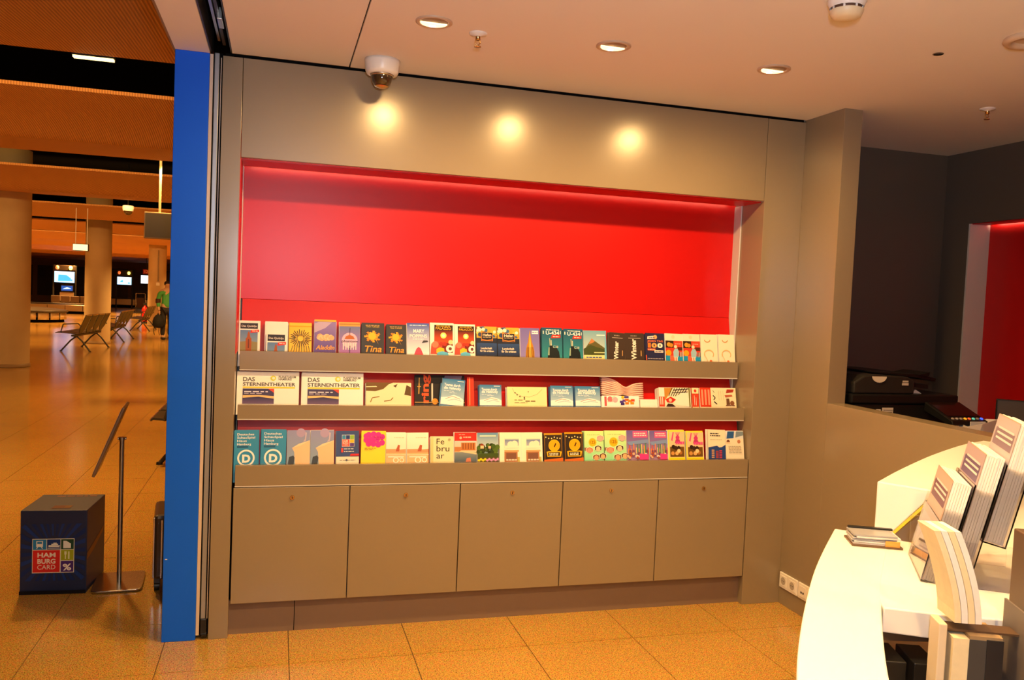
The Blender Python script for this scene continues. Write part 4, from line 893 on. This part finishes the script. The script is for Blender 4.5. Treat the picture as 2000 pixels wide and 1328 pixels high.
for a, c, d, e in [(.025, .058, 1.196, 1.204), (.023, .060, 1.180, 1.193), (-.135, -.108, 1.050, 1.062), (-.10, -.035, 1.020, 1.070)]:
    sl = B('sticker', mat('sticker white', (.68, .60, .50), .5), a, c, -.2875, -.2865, d, e, t) if d < 1.1 else B('sticker', mat('sticker white', (.68, .60, .50), .5), a, c, -.2725, -.2705, d, e, t)
pm = Print(.065, .05, -.2876 + 0); 
for q in range(4): pm.greek(.1, .12 + .2 * q, .9, .06, '#5a5044', q)
g = pm.mb.build('sticker_print', PRINT, t); g.location = (-.0675, -.0003, 1.02)
cp = MB().prism([(-.28, 1.102), (-.465, 1.030), (-.472, 1.012), (-.45, 1.006), (-.28, 1.055)], .155, .37, 'x').build('control_panel', BK, t, .004)
sl = math.atan2(.072, .185); MS = Matrix.Translation((.2625, -.372, 1.0665)) @ Matrix.Rotation(sl, 4, 'X')
MB().box(-.095, .095, -.052, .088, 0, .0025, mtx=MS).build('touch_screen', mat('dark screen', (.016, .008, .007), .15), cp)
BT = [('#a8a098', 0)] * 3 + [('#f0a020', 1), ('#e85a28', 1), ('#58b8a0', 1), ('#a8a098', 0), ('#3c58f0', 2)]
for k, (c, e) in enumerate(BT):
    MB().tube((0, 0, 0), (0, 0, .004), .008, .007, 12).build('button', mat('button ' + c, lin(c), .4, emit=lin(c) if e else None, estr=.8 * e), cp).matrix_local = MS @ Matrix.Translation((-.085 + .0245 * k, -.078, 0))
MB().prism([(.10, 1.137), (.17, 1.137), (.135, 1.156)], -.24, -.20, 'y').build('paper_corner', mat('white sheet', (.75, .78, .80), .6), t)
t = empty('desk_monitor', (3.50, -.47, .86)); t.rotation_euler = (0, 0, math.radians(-42)); tag(t, 'black flat monitor standing before the red back wall', 'monitor')
MB().box(-.065, .065, -.012, .012, .085, .275).build('frame', BLACK, t, .004); MB().box(-.058, .058, -.0135, -.012, .092, .268).build('screen', mat('monitor screen', (.07, .055, .05), .25), t)
MB().box(-.015, .015, 0, .02, .01, .10).build('stand', BLACK, t); MB().box(-.06, .06, -.04, .05, 0, .010).build('foot', BLACK, t, .003)
t = empty('back_desk', (3.55, -.60, 0)); tag(t, 'dark office desk behind the low wall carrying the monitor and white papers', 'desk')
B('desk_top', DTA, -.38, .29, -.45, .26, .83, .858, t, .003)
for sx in (-.36, .27): B('leg', DGREY, sx - .02, sx + .02, -.42, .24, 0, .83, t)
t = empty('paper_sack', (3.27, -.50, .86)); tag(t, 'crumpled white paper bag standing behind the copier panel', 'paper bag')
MB().add([(-.055, -.03, 0), (.06, -.03, 0), (.055, .04, 0), (-.05, .04, 0), (-.075, -.02, .15), (-.01, -.04, .165), (.095, -.025, .185), (.085, .03, .18), (.01, .045, .16), (-.07, .035, .155)],
    [(0, 1, 5, 4), (1, 6, 5), (1, 2, 7, 6), (2, 3, 8, 7), (3, 9, 8), (3, 0, 4, 9), (0, 3, 2, 1)]).build('bag', mat('bag white', (.78, .70, .62), .6), t, solid=.003)
MB().box(-.04, .05, .0, .003, .02, .17).build('inner_sheet', PAPER, t)

# ================================================================== HALL THINGS NEAR THE SHOP
t = empty('promotion_box', (-1.012, .683, 0), math.radians(-3.5)); tag(t, 'dark blue cardboard promotion cube with square coloured emblem on the hall floor', 'box')
NAVY = mat('navy cardboard', (.010, .022, .085), .45)
MB().box(-.148, .148, 0, .325, 0, .41).build('carton', NAVY, t, .003)
P = Print(.296, .41, -.0006)
for k in range(28):
    a = 2 * PI * k / 28; c, s_ = math.cos(a), math.sin(a); c2, s2 = math.cos(a + .11), math.sin(a + .11)
    def clampray(cx, cz):
        l = min(.48 / abs(cx) if abs(cx) > 1e-3 else 9, .34 / abs(cz) if abs(cz) > 1e-3 else 9); return (.5 + cx * l, .50 + cz * l)
    P.poly([(.5 + .2 * c, .5 + .2 * s_), clampray(c, s_), clampray(c2, s2), (.5 + .2 * c2, .5 + .2 * s2)], '#1a3a84' if k % 2 else '#16306e')
P.rect(.185, .255, .815, .665, '#e8e4d8')
for (a, b_, c, d, col) in [(.195, .535, .395, .657, '#2c86c8'), (.405, .535, .605, .657, '#1c3a80'), (.615, .535, .805, .657, '#1c4a38'), (.195, .263, .600, .528, '#d82828'), (.615, .405, .805, .528, '#a4b024'), (.615, .263, .805, .395, '#4a2c80')]: P.rect(a, b_, c, d, col)
P.text('HAM', .265, .445, .105, '#f4e8e0', fit=.27, bold=.03); P.text('BURG', .265, .370, .105, '#f4e8e0', fit=.27, bold=.03); P.text('CARD', .265, .300, .105, '#f4e8e0', fit=.27); P.text('%', .645, .285, .15, '#f4f0f0', fit=.13, bold=.03)
P.rect(.245, .570, .345, .64, '#eef2f4'); P.rect(.260, .605, .330, .63, '#2c86c8'); P.line([(.25, .548), (.27, .570)], .012, '#eef2f4'); P.line([(.34, .548), (.32, .570)], .012, '#eef2f4')
P.poly([(.425, .565), (.59, .565), (.60, .585), (.43, .590)], '#eef2f4'); P.rect(.47, .590, .57, .605, '#eef2f4'); P.rect(.50, .607, .55, .618, '#eef2f4'); P.line([(.415, .552), (.60, .552)], .008, '#eef2f4')
P.poly([(.65, .55), (.765, .55), (.765, .605), (.72, .625), (.70, .638), (.65, .640)], '#eef2f4'); P.line([(.685, .42), (.685, .51)], .015, '#e8ecc8'); P.line([(.735, .42), (.735, .51)], .022, '#e8ecc8'); P.rect(.668, .475, .702, .512, '#e8ecc8')
P.rect(0, 0, 1, .045, '#0a0e1c')
g = P.build('emblem_print', t)
P = Print(.296, .325); P.greek(.26, .86, .92, .05, '#a86a50', 4); P.rect(.42, .1, .70, .28, '#6a3018'); P.rect(.6, .14, .7, .26, '#7a5020')
g = P.mb.build('top_print', PRINT, t); g.rotation_euler = (-PI / 2, 0, 0); g.location = (0, 0, .4102)
P = Print(.325, .41); P.poly([(0, .40), (.35, .44), (.9, .56), (.95, .62), (.3, .52), (0, .48)], '#7a4a2c'); g = P.mb.build('side_print', PRINT, t); g.rotation_euler = (0, 0, PI / 2); g.location = (.1486, .1625, 0)
t = empty('sign_stand', (-.735, .79, 0), math.radians(4)); tag(t, 'slim steel floor stand with tilted sign frame beside the blue promotion cube', 'sign stand')
n = 8; pts = []
for cx, cy, a0 in [(.085, .115, 0), (-.085, .115, PI / 2), (-.085, -.115, PI), (.085, -.115, 1.5 * PI)]:
    for i in range(n + 1): a = a0 + PI / 2 * i / n; pts.append((cx + .03 * math.cos(a), cy + .03 * math.sin(a)))
MB().prism(pts, .004, .014).build('base_plate', STEEL, t, .003); MB().prism([(a * .93, b * .93) for a, b in pts], 0, .005).build('base_pad', BLACK, t)
MB().tube((0, 0, .013), (0, 0, .742), .0115, .0115, 20).build('pole', ALU, t); MB().tube((-.02, 0, .741), (.02, 0, .741), .007, .007, 12).build('tilt_bracket', ALU, t); MB().tube((0, 0, .735), (0, 0, .748), .016, .016, 16).build('pole_cap', ALU, t)
fr = MB().box(-.007, .007, -.115, .115, -.182, .182, mtx=Matrix.Translation((-.050, 0, .742)) @ Matrix.Rotation(.368, 4, 'Y')).build('sign_frame', mat('bronze frame', (.32, .22, .15), .35, metal=.6), t, .003)
MB().box(-.0085, -.007, -.104, .104, -.170, .170, mtx=Matrix.Translation((-.050, 0, .742)) @ Matrix.Rotation(.368, 4, 'Y')).build('sign_sheet', mat('sheet', (.7, .66, .6), .3), fr)
t = empty('cabin_suitcase', (-.47, .70, 0), math.radians(6)); tag(t, 'dark brown suitcase with chrome edge half hidden behind the blue panel', 'suitcase')
MB().box(-.095, .10, -.06, .25, .06, .385).build('shell', mat('suitcase brown', (.075, .040, .020), .3), t, .018)
MB().box(-.097, -.088, -.066, -.052, .07, .375).build('edge_trim', STEEL, t, .002); MB().box(-.06, -.054, -.0635, -.058, .07, .36).build('edge_trim', STEEL, t)
for sx in (-.075, .08):
    for sy in (-.03, .21): MB().tube((sx - .012, sy, .022), (sx + .012, sy, .022), .022, .022, 14).build('wheel', BLACK, t); MB().box(sx - .014, sx + .014, sy - .012, sy + .012, .02, .07).build('wheel_fork', DGREY, t)
# ------------------------------------------------------------------ airport bench seats (row along y, facing -x)
def make_bench(nseat=4):
    root = empty('airport_bench'); pitch = .50; L_ = nseat * pitch
    MB().box(-.04, .04, 0, L_, .335, .375).build('beam', DGREY, root, .004)
    for yy in (.25, L_ - .25):
        lf = MB(); lf.path([(0, yy, .335), (-.12, yy, .24), (-.30, yy, .02)], .018, 8); lf.path([(0, yy, .335), (.10, yy, .24), (.26, yy, .02)], .018, 8); lf.build('leg_frame', DGREY, root)
        for xx in (-.31, .27): MB().tube((xx, yy, 0), (xx, yy, .022), .028, .024, 12).build('foot', BLACK, root)
    for k in range(nseat):
        y0, y1 = k * pitch + .035, (k + 1) * pitch - .035
        st = MB().prism([(-.36, .415), (-.34, .43), (-.05, .405), (.06, .395), (.06, .385), (-.05, .393), (-.34, .412), (-.36, .400)], y0, y1, 'y').build('seat', GREYMETAL, root)
        MB().tube((-.355, y0, .412), (-.355, y1, .412), .012, .012, 8).build('seat_edge', STEEL, st)
        bk = MB()
        for q in range(5):       # slats fanning from the narrow foot to the wide top
            a, b_ = y0 + (y1 - y0) * (.5 + (q - 2.5) * .11), y0 + (y1 - y0) * (.5 + (q - 1.6) * .11); c, d = y0 + (y1 - y0) * q / 5 + .004, y0 + (y1 - y0) * (q + 1) / 5 - .004
        pr = [(y0, .80), (y1, .80), (y1, .52), ((y0 + y1) / 2 + .07, .40), ((y0 + y1) / 2 - .07, .40), (y0, .52)]
        def lean(z): return .06 + (z - .39) * .42
        vs = [(lean(z), y, z) for y, z in pr] + [(lean(z) + .014, y, z) for y, z in pr]; nn = len(pr)
        MB().add(vs, [tuple(range(nn)), tuple(range(nn, 2 * nn))[::-1]] + [(i, nn + i, nn + (i + 1) % nn, (i + 1) % nn) for i in range(nn)]).build('backrest', GREYMETAL, root)
        MB().tube((lean(.80) + .007, y0, .80), (lean(.80) + .007, y1, .80), .014, .014, 8).build('top_rail', STEEL, root)
    for yy in (0, L_):
        MB().path([(-.25, yy, .41), (-.20, yy, .60), (.10, yy, .62), (.16, yy, .55)], .012, 6).build('armrest', DGREY, root)
    return root
bench = make_bench(); tag(bench, 'grey metal bench row nearest the first column, backs towards the shop', 'bench', 'airport bench rows')
bench.location = (-4.22, 16.0, 0)
for loc, lb in [((-4.10, 19.5, 0), 'grey metal bench row just behind the second column'), ((-4.30, 25.4, 0), 'grey metal bench row beside the person in green'), ((-.62, 3.55, 0), 'metal bench end with chrome front edge peeking past the blue panel')]:
    o = copy_tree(bench); o.location = loc; o['label'] = lb
bench.rotation_euler = (0, 0, math.radians(-4))
# ------------------------------------------------------------------ columns
def column(x, y, rad, label):
    t = empty('hall_column', (x, y, 0)); tag(t, label, 'column', 'round concrete hall columns')
    MB().lathe([(rad, 0), (rad, 3.74)], n=48).build('shaft', CONC, t); MB().lathe([(rad + .012, 0), (rad + .012, .05), (rad, .055)], n=48).build('base_ring', mat('base ring', (.30, .20, .10), .5), t)
    return t
column(-4.50, 12.55, .325, 'thick round concrete column closest to the shop')
column(-4.35, 19.15, .30, 'round concrete column behind the first bench row')
c3 = column(-4.34, 29.6, .31, 'farthest round concrete column beside the person in green')
MB().box(.05, .09, -.33, -.28, 1.66, 2.8).build('cable_duct', mat('duct', (.25, .18, .09), .5), c3); MB().box(.01, .13, -.36, -.28, 1.50, 1.62).build('call_box', PLW, c3, .01)
# ------------------------------------------------------------------ hanging things
t = empty('hanging_display', (-1.515, 8.0, 2.12)); tag(t, 'dark blank display box hanging from a pole under the hall ceiling', 'display')
MB().box(-.18, .30, -.05, .05, 0, .34).build('housing', mat('display bronze', (.26, .17, .10), .4, metal=.4), t, .006); MB().box(-.165, .285, -.054, -.049, .015, .325).build('screen', mat('unlit display', (.055, .045, .042), .3), t); MB().tube((0, 0, .34), (0, 0, 1.45), .016, .016, 14).build('pole', mat('pale pole', (.62, .48, .28), .4), t)
t = empty('lit_sign', (-4.04, 15.7, 2.17)); tag(t, 'small glowing yellow sign box hung on two rods in the hall', 'sign')
MB().box(-.15, .15, -.04, .04, 0, .15).build('sign_case', DGREY, t); MB().box(-.14, .14, -.045, -.04, .012, .138).build('lit_face', glow('sign face', (1, .85, .42), 1.3), t)
for sx in (-.10, .12): MB().tube((sx, 0, .15), (sx, 0, .95), .008, .008, 8).build('rod', PLW, t)
t = empty('dome_camera', (-2.75, 13.3, 3.60)); tag(t, 'white dome camera hanging in the hall beside the hanging display', 'camera')
MB().tube((0, 0, -.62), (0, 0, .15), .012, .012, 10).build('drop_pole', BLACKM, t); MB().lathe([(0, -.62), (.095, -.62), (.10, -.66), (.09, -.72)], n=24).build('housing', PLW, t); MB().lathe([(.075, -.72), (.068, -.76), (.04, -.79), (.0005, -.80)], n=24).build('bubble', mat('smoked bubble', (.05, .028, .012), .05, coat=1), t)
t = empty('strip_lamp', (-1.24, 2.54, 3.035)); tag(t, 'glowing yellow strip lamp in the dark gap of the hall ceiling', 'ceiling light')
MB().box(-.135, .125, -.03, .03, .0, .05).build('housing', DGREY, t); MB().box(-.13, .12, -.025, .025, -.012, .0).build('tube', glow('strip tube', (1, .72, .25), 3.2), t); MB().tube((0, 0, .05), (0, 0, .70), .008, .008, 8).build('rod', DGREY, t)
# ------------------------------------------------------------------ baggage area
ST2 = mat('belt steel', (.62, .50, .34), .28, metal=.9)
t = empty('baggage_carousel', (-8.9, 30.6, 0)); tag(t, 'rounded end of a baggage carousel with bright steel panels', 'carousel')
MB().lathe([(1.22, .0), (1.22, .10)], n=40).build('plinth', BLACKM, t); MB().lathe([(1.34, .36), (1.36, .42), (1.30, .44), (.6, .52), (0, .52)], n=40).build('belt', mat('belt rubber', (.05, .035, .02), .5), t)
for k in range(18):
    a0 = -PI + k * PI / 9; a1 = a0 + PI / 9 * .86; q = [(1.28 * math.cos(a0 + (a1 - a0) * i / 4), 1.28 * math.sin(a0 + (a1 - a0) * i / 4)) for i in range(5)]
    MB().add([(x, y, z) for z in (.10, .37) for x, y in q], [(i, i + 1, 6 + i, 5 + i) for i in range(4)], None, True).build('side_panel', mat('carousel panel', (.72, .62, .42), .3, metal=.3), t, solid=.02)
t = empty('baggage_belt', (-10.2, 39.4, 0)); tag(t, 'long straight steel baggage belt behind the carousel', 'conveyor')
MB().box(-3, 1.7, 0, 1.0, .12, .42).build('side_skirt', ST2, t, .02); MB().box(-3, 1.7, .1, .9, .0, .12).build('plinth', BLACKM, t); MB().box(-3, 1.7, .15, .85, .42, .47).build('belt', mat('belt rubber', (.05, .035, .02), .5), t)
for k in range(6): MB().box(-2.4 + .75 * k, -2.38 + .75 * k, -.01, .0, .14, .40).build('panel_joint', DGREY, t)
t = empty('baggage_belt', (-9.2, 54.5, 0)); tag(t, 'distant steel baggage belt in front of the far counters', 'conveyor')
MB().box(-2.2, 1.9, 0, 1.2, .15, .55).build('side_skirt', ST2, t, .02); MB().box(-2.2, 1.9, .1, 1.1, 0, .15).build('plinth', BLACKM, t); MB().box(-2.2, 1.9, .1, 1.1, .55, .60).build('belt', mat('belt rubber', (.05, .035, .02), .5), t)
def kiosk(x, y, w, z0, z1, s, label, small):
    t = empty('information_kiosk', (x, y, 0)); tag(t, label, 'kiosk', 'screen kiosks in the baggage hall')
    for sx in (-w / 2, w / 2): MB().tube((sx, 0, 0), (sx, 0, z1), .04, .04, 10).build('post', DGREY, t)
    MB().box(-w / 2, w / 2, -.06, .06, s[1] + .04, z1).build('header', mat('kiosk header', (.05, .03, .018), .4), t, .03)
    MB().box(-w / 2 + .02, w / 2 - .02, -.05, .05, s[0] - .04, s[1] + .04).build('screen_case', BLACK, t)
    sw, sh = w - .10, s[1] - s[0]; P = Print(sw, sh, -.055); P.rect(0, 0, 1, 1, '#a8d4ff'); P.poly([(.18, .12), (.8, .15), (.82, .4), (.6, .68), (.2, .7)] if small else [(.2, .3), (.4, .3), (.4, .6), (.25, .5)], '#3c90d8'); P.rect(0, .9, 1, 1, '#d8ecff'); P.rect(.75, .15, .9, .3, '#4a8ac8')
    g = P.mb.build('screen', SCREEN, t); g.location = (0, 0, s[0])
    for k, (sx, c) in enumerate([(-w * .32, (.8, .12, .02)), (w * .28, (1, .62, .08))]): MB().lathe([(.0005, .10), (.06, .08), (.085, 0), (.06, -.08), (.0005, -.10)], (sx, -.09, (s[1] + z1) / 2 + .03), 14).build('signal_lamp', glow('signal %d' % k, c, 1.5 if k == 0 else 5), t)
    if small:
        MB().box(-.15, .40, -.05, .02, 1.00, 1.36).build('lower_case', BLACK, t); P = Print(.50, .24, -.056); P.rect(0, 0, 1, 1, '#1c3c78'); P.poly([(.1, .3), (.5, .75), (.9, .4), (.5, .35)], '#a8c8f0'); g = P.mb.build('lower_screen', SCREEN, t); g.location = (.12, 0, 1.06)
        MB().box(-.2, .42, -.04, .04, .55, .98).build('desk_box', mat('kiosk cream', (.55, .42, .26), .5), t)
    return t
kiosk(-10.05, 41.3, .98, 0, 2.30, (1.46, 1.99), 'screen kiosk with two bright blue screens and a yellow lamp', True)
kiosk(-9.35, 53.4, .92, 0, 2.40, (1.47, 1.94), 'farther screen kiosk with one pale blue screen', False)
for k in range(5):
    t = empty('waiting_seat', (-10.25 + .42 * k, 40.5, .0)); tag(t, 'beige seat back in the row behind the baggage belt, number %s' % ['one', 'two', 'three', 'four', 'five'][k] if False else ['beige seat back at the column end of the far row', 'beige seat back beside the end seat of the far row', 'middle beige seat back of the far row', 'beige seat back under the small kiosk screen', 'beige seat back nearest the second column'][k], 'seat', 'beige seats behind the belt')
    MB().box(-.19, .19, -.03, .03, .50, .82).build('backrest', mat('beige seat', (.34, .25, .15), .5), t, .02); MB().box(-.19, .19, 0, .36, .42, .47).build('seat_pan', mat('beige seat', (.34, .25, .15), .5), t, .01); MB().box(-.02, .02, .1, .2, 0, .43).build('leg', DGREY, t)
t = empty('trolley_gate', (-7.6, 48, 0)); tag(t, 'chrome trolley stand in the distance between the columns', 'trolley')
MB().path([(-.25, 0, 0), (-.25, 0, 1.0), (.25, 0, 1.0), (.25, 0, 0)], .03, 8).build('rail', STEEL, t); MB().box(-.35, .35, -.1, .5, .12, .2).build('platform', DGREY, t); MB().box(-.2, .2, .0, .3, .2, .75).build('basket', mat('basket', (.22, .14, .07), .5), t)
t = empty('fire_extinguisher', (-5.05, 31.8, 0)); tag(t, 'red fire extinguisher on the hall floor before the farthest column', 'extinguisher')
MB().lathe([(.0, .05), (.11, .05), (.115, .1), (.115, .55), (.09, .62), (.04, .66), (.04, .70)], n=20).build('cylinder', mat('signal red', (.6, .02, .01), .3), t); MB().box(-.06, .06, -.02, .02, .70, .80).build('valve', BLACK, t); MB().lathe([(0, 0), (.13, 0), (.13, .05), (.0, .05)], n=20).build('stand', BLACK, t)
t = empty('gate_sign', (-6.9, 45, 2.1)); tag(t, 'small red number sign hanging far back in the hall', 'sign')
MB().box(-.16, .16, -.03, .03, 0, .24).build('panel', mat('sign red', (.40, .02, .01), .4), t); P = Print(.30, .24, -.032); P.text('12', .5, .25, .7, '#f0c8b8', align='c', bold=.02); P.build('number_print', t); MB().tube((0, 0, .24), (0, 0, .95), .015, .015, 8).build('rod', DGREY, t)
for k, (x, z0, z1, c, lb) in enumerate([(-8.75, 1.60, 2.15, '#c8d0d8', 'pale lit counter panel far back between the columns'), (-12.2, 1.55, 2.05, '#b8a898', 'pale lit counter panel beside the two-screen kiosk')]):
    t = empty('counter_panel', (x, 57.5, 0)); tag(t, lb, 'panel'); MB().box(-.3, .3, 0, .06, z0 - .05, z1 + .05).build('case', DGREY, t); P = Print(.5, z1 - z0, -.01); P.rect(0, 0, 1, 1, c); g = P.mb.build('lit_face', SCREEN, t); g.location = (0, 0, z0); MB().box(-.28, .28, 0, .5, 0, 1.1).build('counter', mat('counter brown', (.12, .07, .03), .5), t)

# ================================================================== PERSON
def skin(name, verts, edges, radii, m, parent=None, sub=2):
    me = bpy.data.meshes.new(name); me.from_pydata(verts, edges, []); o = bpy.data.objects.new(name, me); COL.objects.link(o)
    o.modifiers.new('skin', 'SKIN'); lay = me.skin_vertices[0] if me.skin_vertices else None
    for i, r in enumerate(radii):
        r = r if isinstance(r, tuple) else (r, r); lay.data[i].radius = r; lay.data[i].use_root = (i == 0)
    sd = o.modifiers.new('sub', 'SUBSURF'); sd.levels = sub; sd.render_levels = sub
    me.materials.append(m)
    if parent is not None: o.parent = parent
    return o
per = empty('person', (-3.00, 21.4, 0), math.radians(20)); tag(per, 'person in green jacket and dark trousers standing by the bench, holding a black bag', 'person')
SKIN = mat('skin', (.55, .33, .21), .5); GREEN = mat('green jacket', (.07, .36, .09), .7, noise=.15, nscale=9); DARKT = mat('dark trousers', (.018, .018, .022), .8)
V = [(0, 0, .92), (0, 0, 1.10), (0, .01, 1.28), (0, .02, 1.38), (0, .01, 1.46), (0, 0, 1.54), (0, -.01, 1.60),
     (-.17, .01, 1.34), (-.235, .03, 1.10), (-.225, -.03, .87), (-.222, -.05, .80), (.17, .01, 1.34), (.23, .02, 1.10), (.22, -.04, .88), (.218, -.06, .81),
     (-.09, 0, .86), (-.10, -.01, .48), (-.10, .03, .09), (-.10, -.11, .035), (.09, 0, .86), (.11, .04, .48), (.11, .10, .09), (.11, -.03, .035)]
Ed = [(0, 1), (1, 2), (2, 3), (3, 4), (4, 5), (5, 6), (3, 7), (7, 8), (8, 9), (9, 10), (3, 11), (11, 12), (12, 13), (13, 14), (0, 15), (15, 16), (16, 17), (17, 18), (0, 19), (19, 20), (20, 21), (21, 22)]
Rd = [(.15, .11), (.135, .10), (.15, .11), (.10, .085), (.055, .055), (.085, .10), (.06, .07), .062, .048, .038, .036, .062, .048, .038, .036, .095, .064, .044, .036, .095, .064, .044, .036]
skin('body', V, Ed, Rd, SKIN, per)
jv = [(0, 0, .84), (0, 0, 1.10), (0, .01, 1.28), (0, .02, 1.39), (-.17, .01, 1.345), (-.235, .03, 1.10), (-.226, -.025, .89), (.17, .01, 1.345), (.23, .02, 1.10), (.22, -.035, .90)]
skin('jacket', jv, [(0, 1), (1, 2), (2, 3), (3, 4), (4, 5), (5, 6), (3, 7), (7, 8), (8, 9)], [(.18, .135), (.16, .125), (.17, .13), (.105, .10), .082, .066, .052, .082, .066, .052], GREEN, per)
skin('trousers', [(0, 0, .90), (-.09, 0, .84), (-.10, -.01, .48), (-.10, .03, .10), (.09, 0, .84), (.11, .04, .48), (.11, .10, .10)], [(0, 1), (1, 2), (2, 3), (0, 4), (4, 5), (5, 6)], [(.16, .12), .108, .078, .062, .108, .078, .062], DARKT, per)
skin('hair', [(0, .03, 1.50), (0, .02, 1.58), (0, -.02, 1.64)], [(0, 1), (1, 2)], [(.085, .075), (.10, .10), (.07, .07)], mat('dark hair', (.015, .010, .008), .6), per)
skin('scarf', [(-.06, .05, 1.42), (0, .075, 1.41), (.06, .05, 1.42)], [(0, 1), (1, 2)], [.045, .05, .045], mat('red scarf', (.5, .05, .02), .8), per)
for sx in (-.10, .11): MB().box(sx - .045, sx + .045, -.17 if sx < 0 else -.09, .07 if sx < 0 else .15, 0, .075).build('shoe', BLACK, per, .02)
MB().lathe([(.068, .06), (.070, 0), (.066, -.06)], (-.235, .02, 1.08), 16).build('arm_band', mat('arm band', (.05, .02, .01), .6), per)
for hx, hy, s_ in ((-.222, -.05, 1), (.218, -.06, -1)):
    hv = [(hx, hy, .80), (hx, hy - .01, .755)]; he = [(0, 1)]; hr = [(.03, .03), (.036, .022)]
    for q, (dy, ln) in enumerate([(-.030, .062), (-.010, .075), (.010, .070), (.028, .055)]):
        i0 = len(hv); hv += [(hx, hy + dy, .735), (hx + .006 * s_, hy + dy, .735 - ln * .6), (hx + .022 * s_, hy + dy, .735 - ln)]; he += [(1, i0), (i0, i0 + 1), (i0 + 1, i0 + 2)]; hr += [.010, .009, .008]
    i0 = len(hv); hv += [(hx + .012 * s_, hy - .045, .755), (hx + .02 * s_, hy - .055, .715)]; he += [(0, i0), (i0, i0 + 1)]; hr += [.011, .009]
    skin('hand', hv, he, hr, SKIN, per, 1)
t = empty('hand_bag', (-3.20, 21.30, .33)); tag(t, 'black backpack dangling from the hand of the person in green', 'bag')
MB().lathe([(.0005, 0), (.10, .0), (.155, .06), (.16, .18), (.13, .28), (.07, .36), (.0005, .385)], n=20).build('sack', mat('black fabric', (.010, .010, .010), .85), t)
MB().path([(-.03, 0, .37), (0, 0, .43), (.04, 0, .37)], .012, 8).build('handle', BLACK, t)
for sx in (-.10, .03): MB().path([(sx, -.06, .10), (sx - .01, -.08, -.10), (sx + .01, -.07, -.20)], .010, 6).build('strap', BLACK, t)
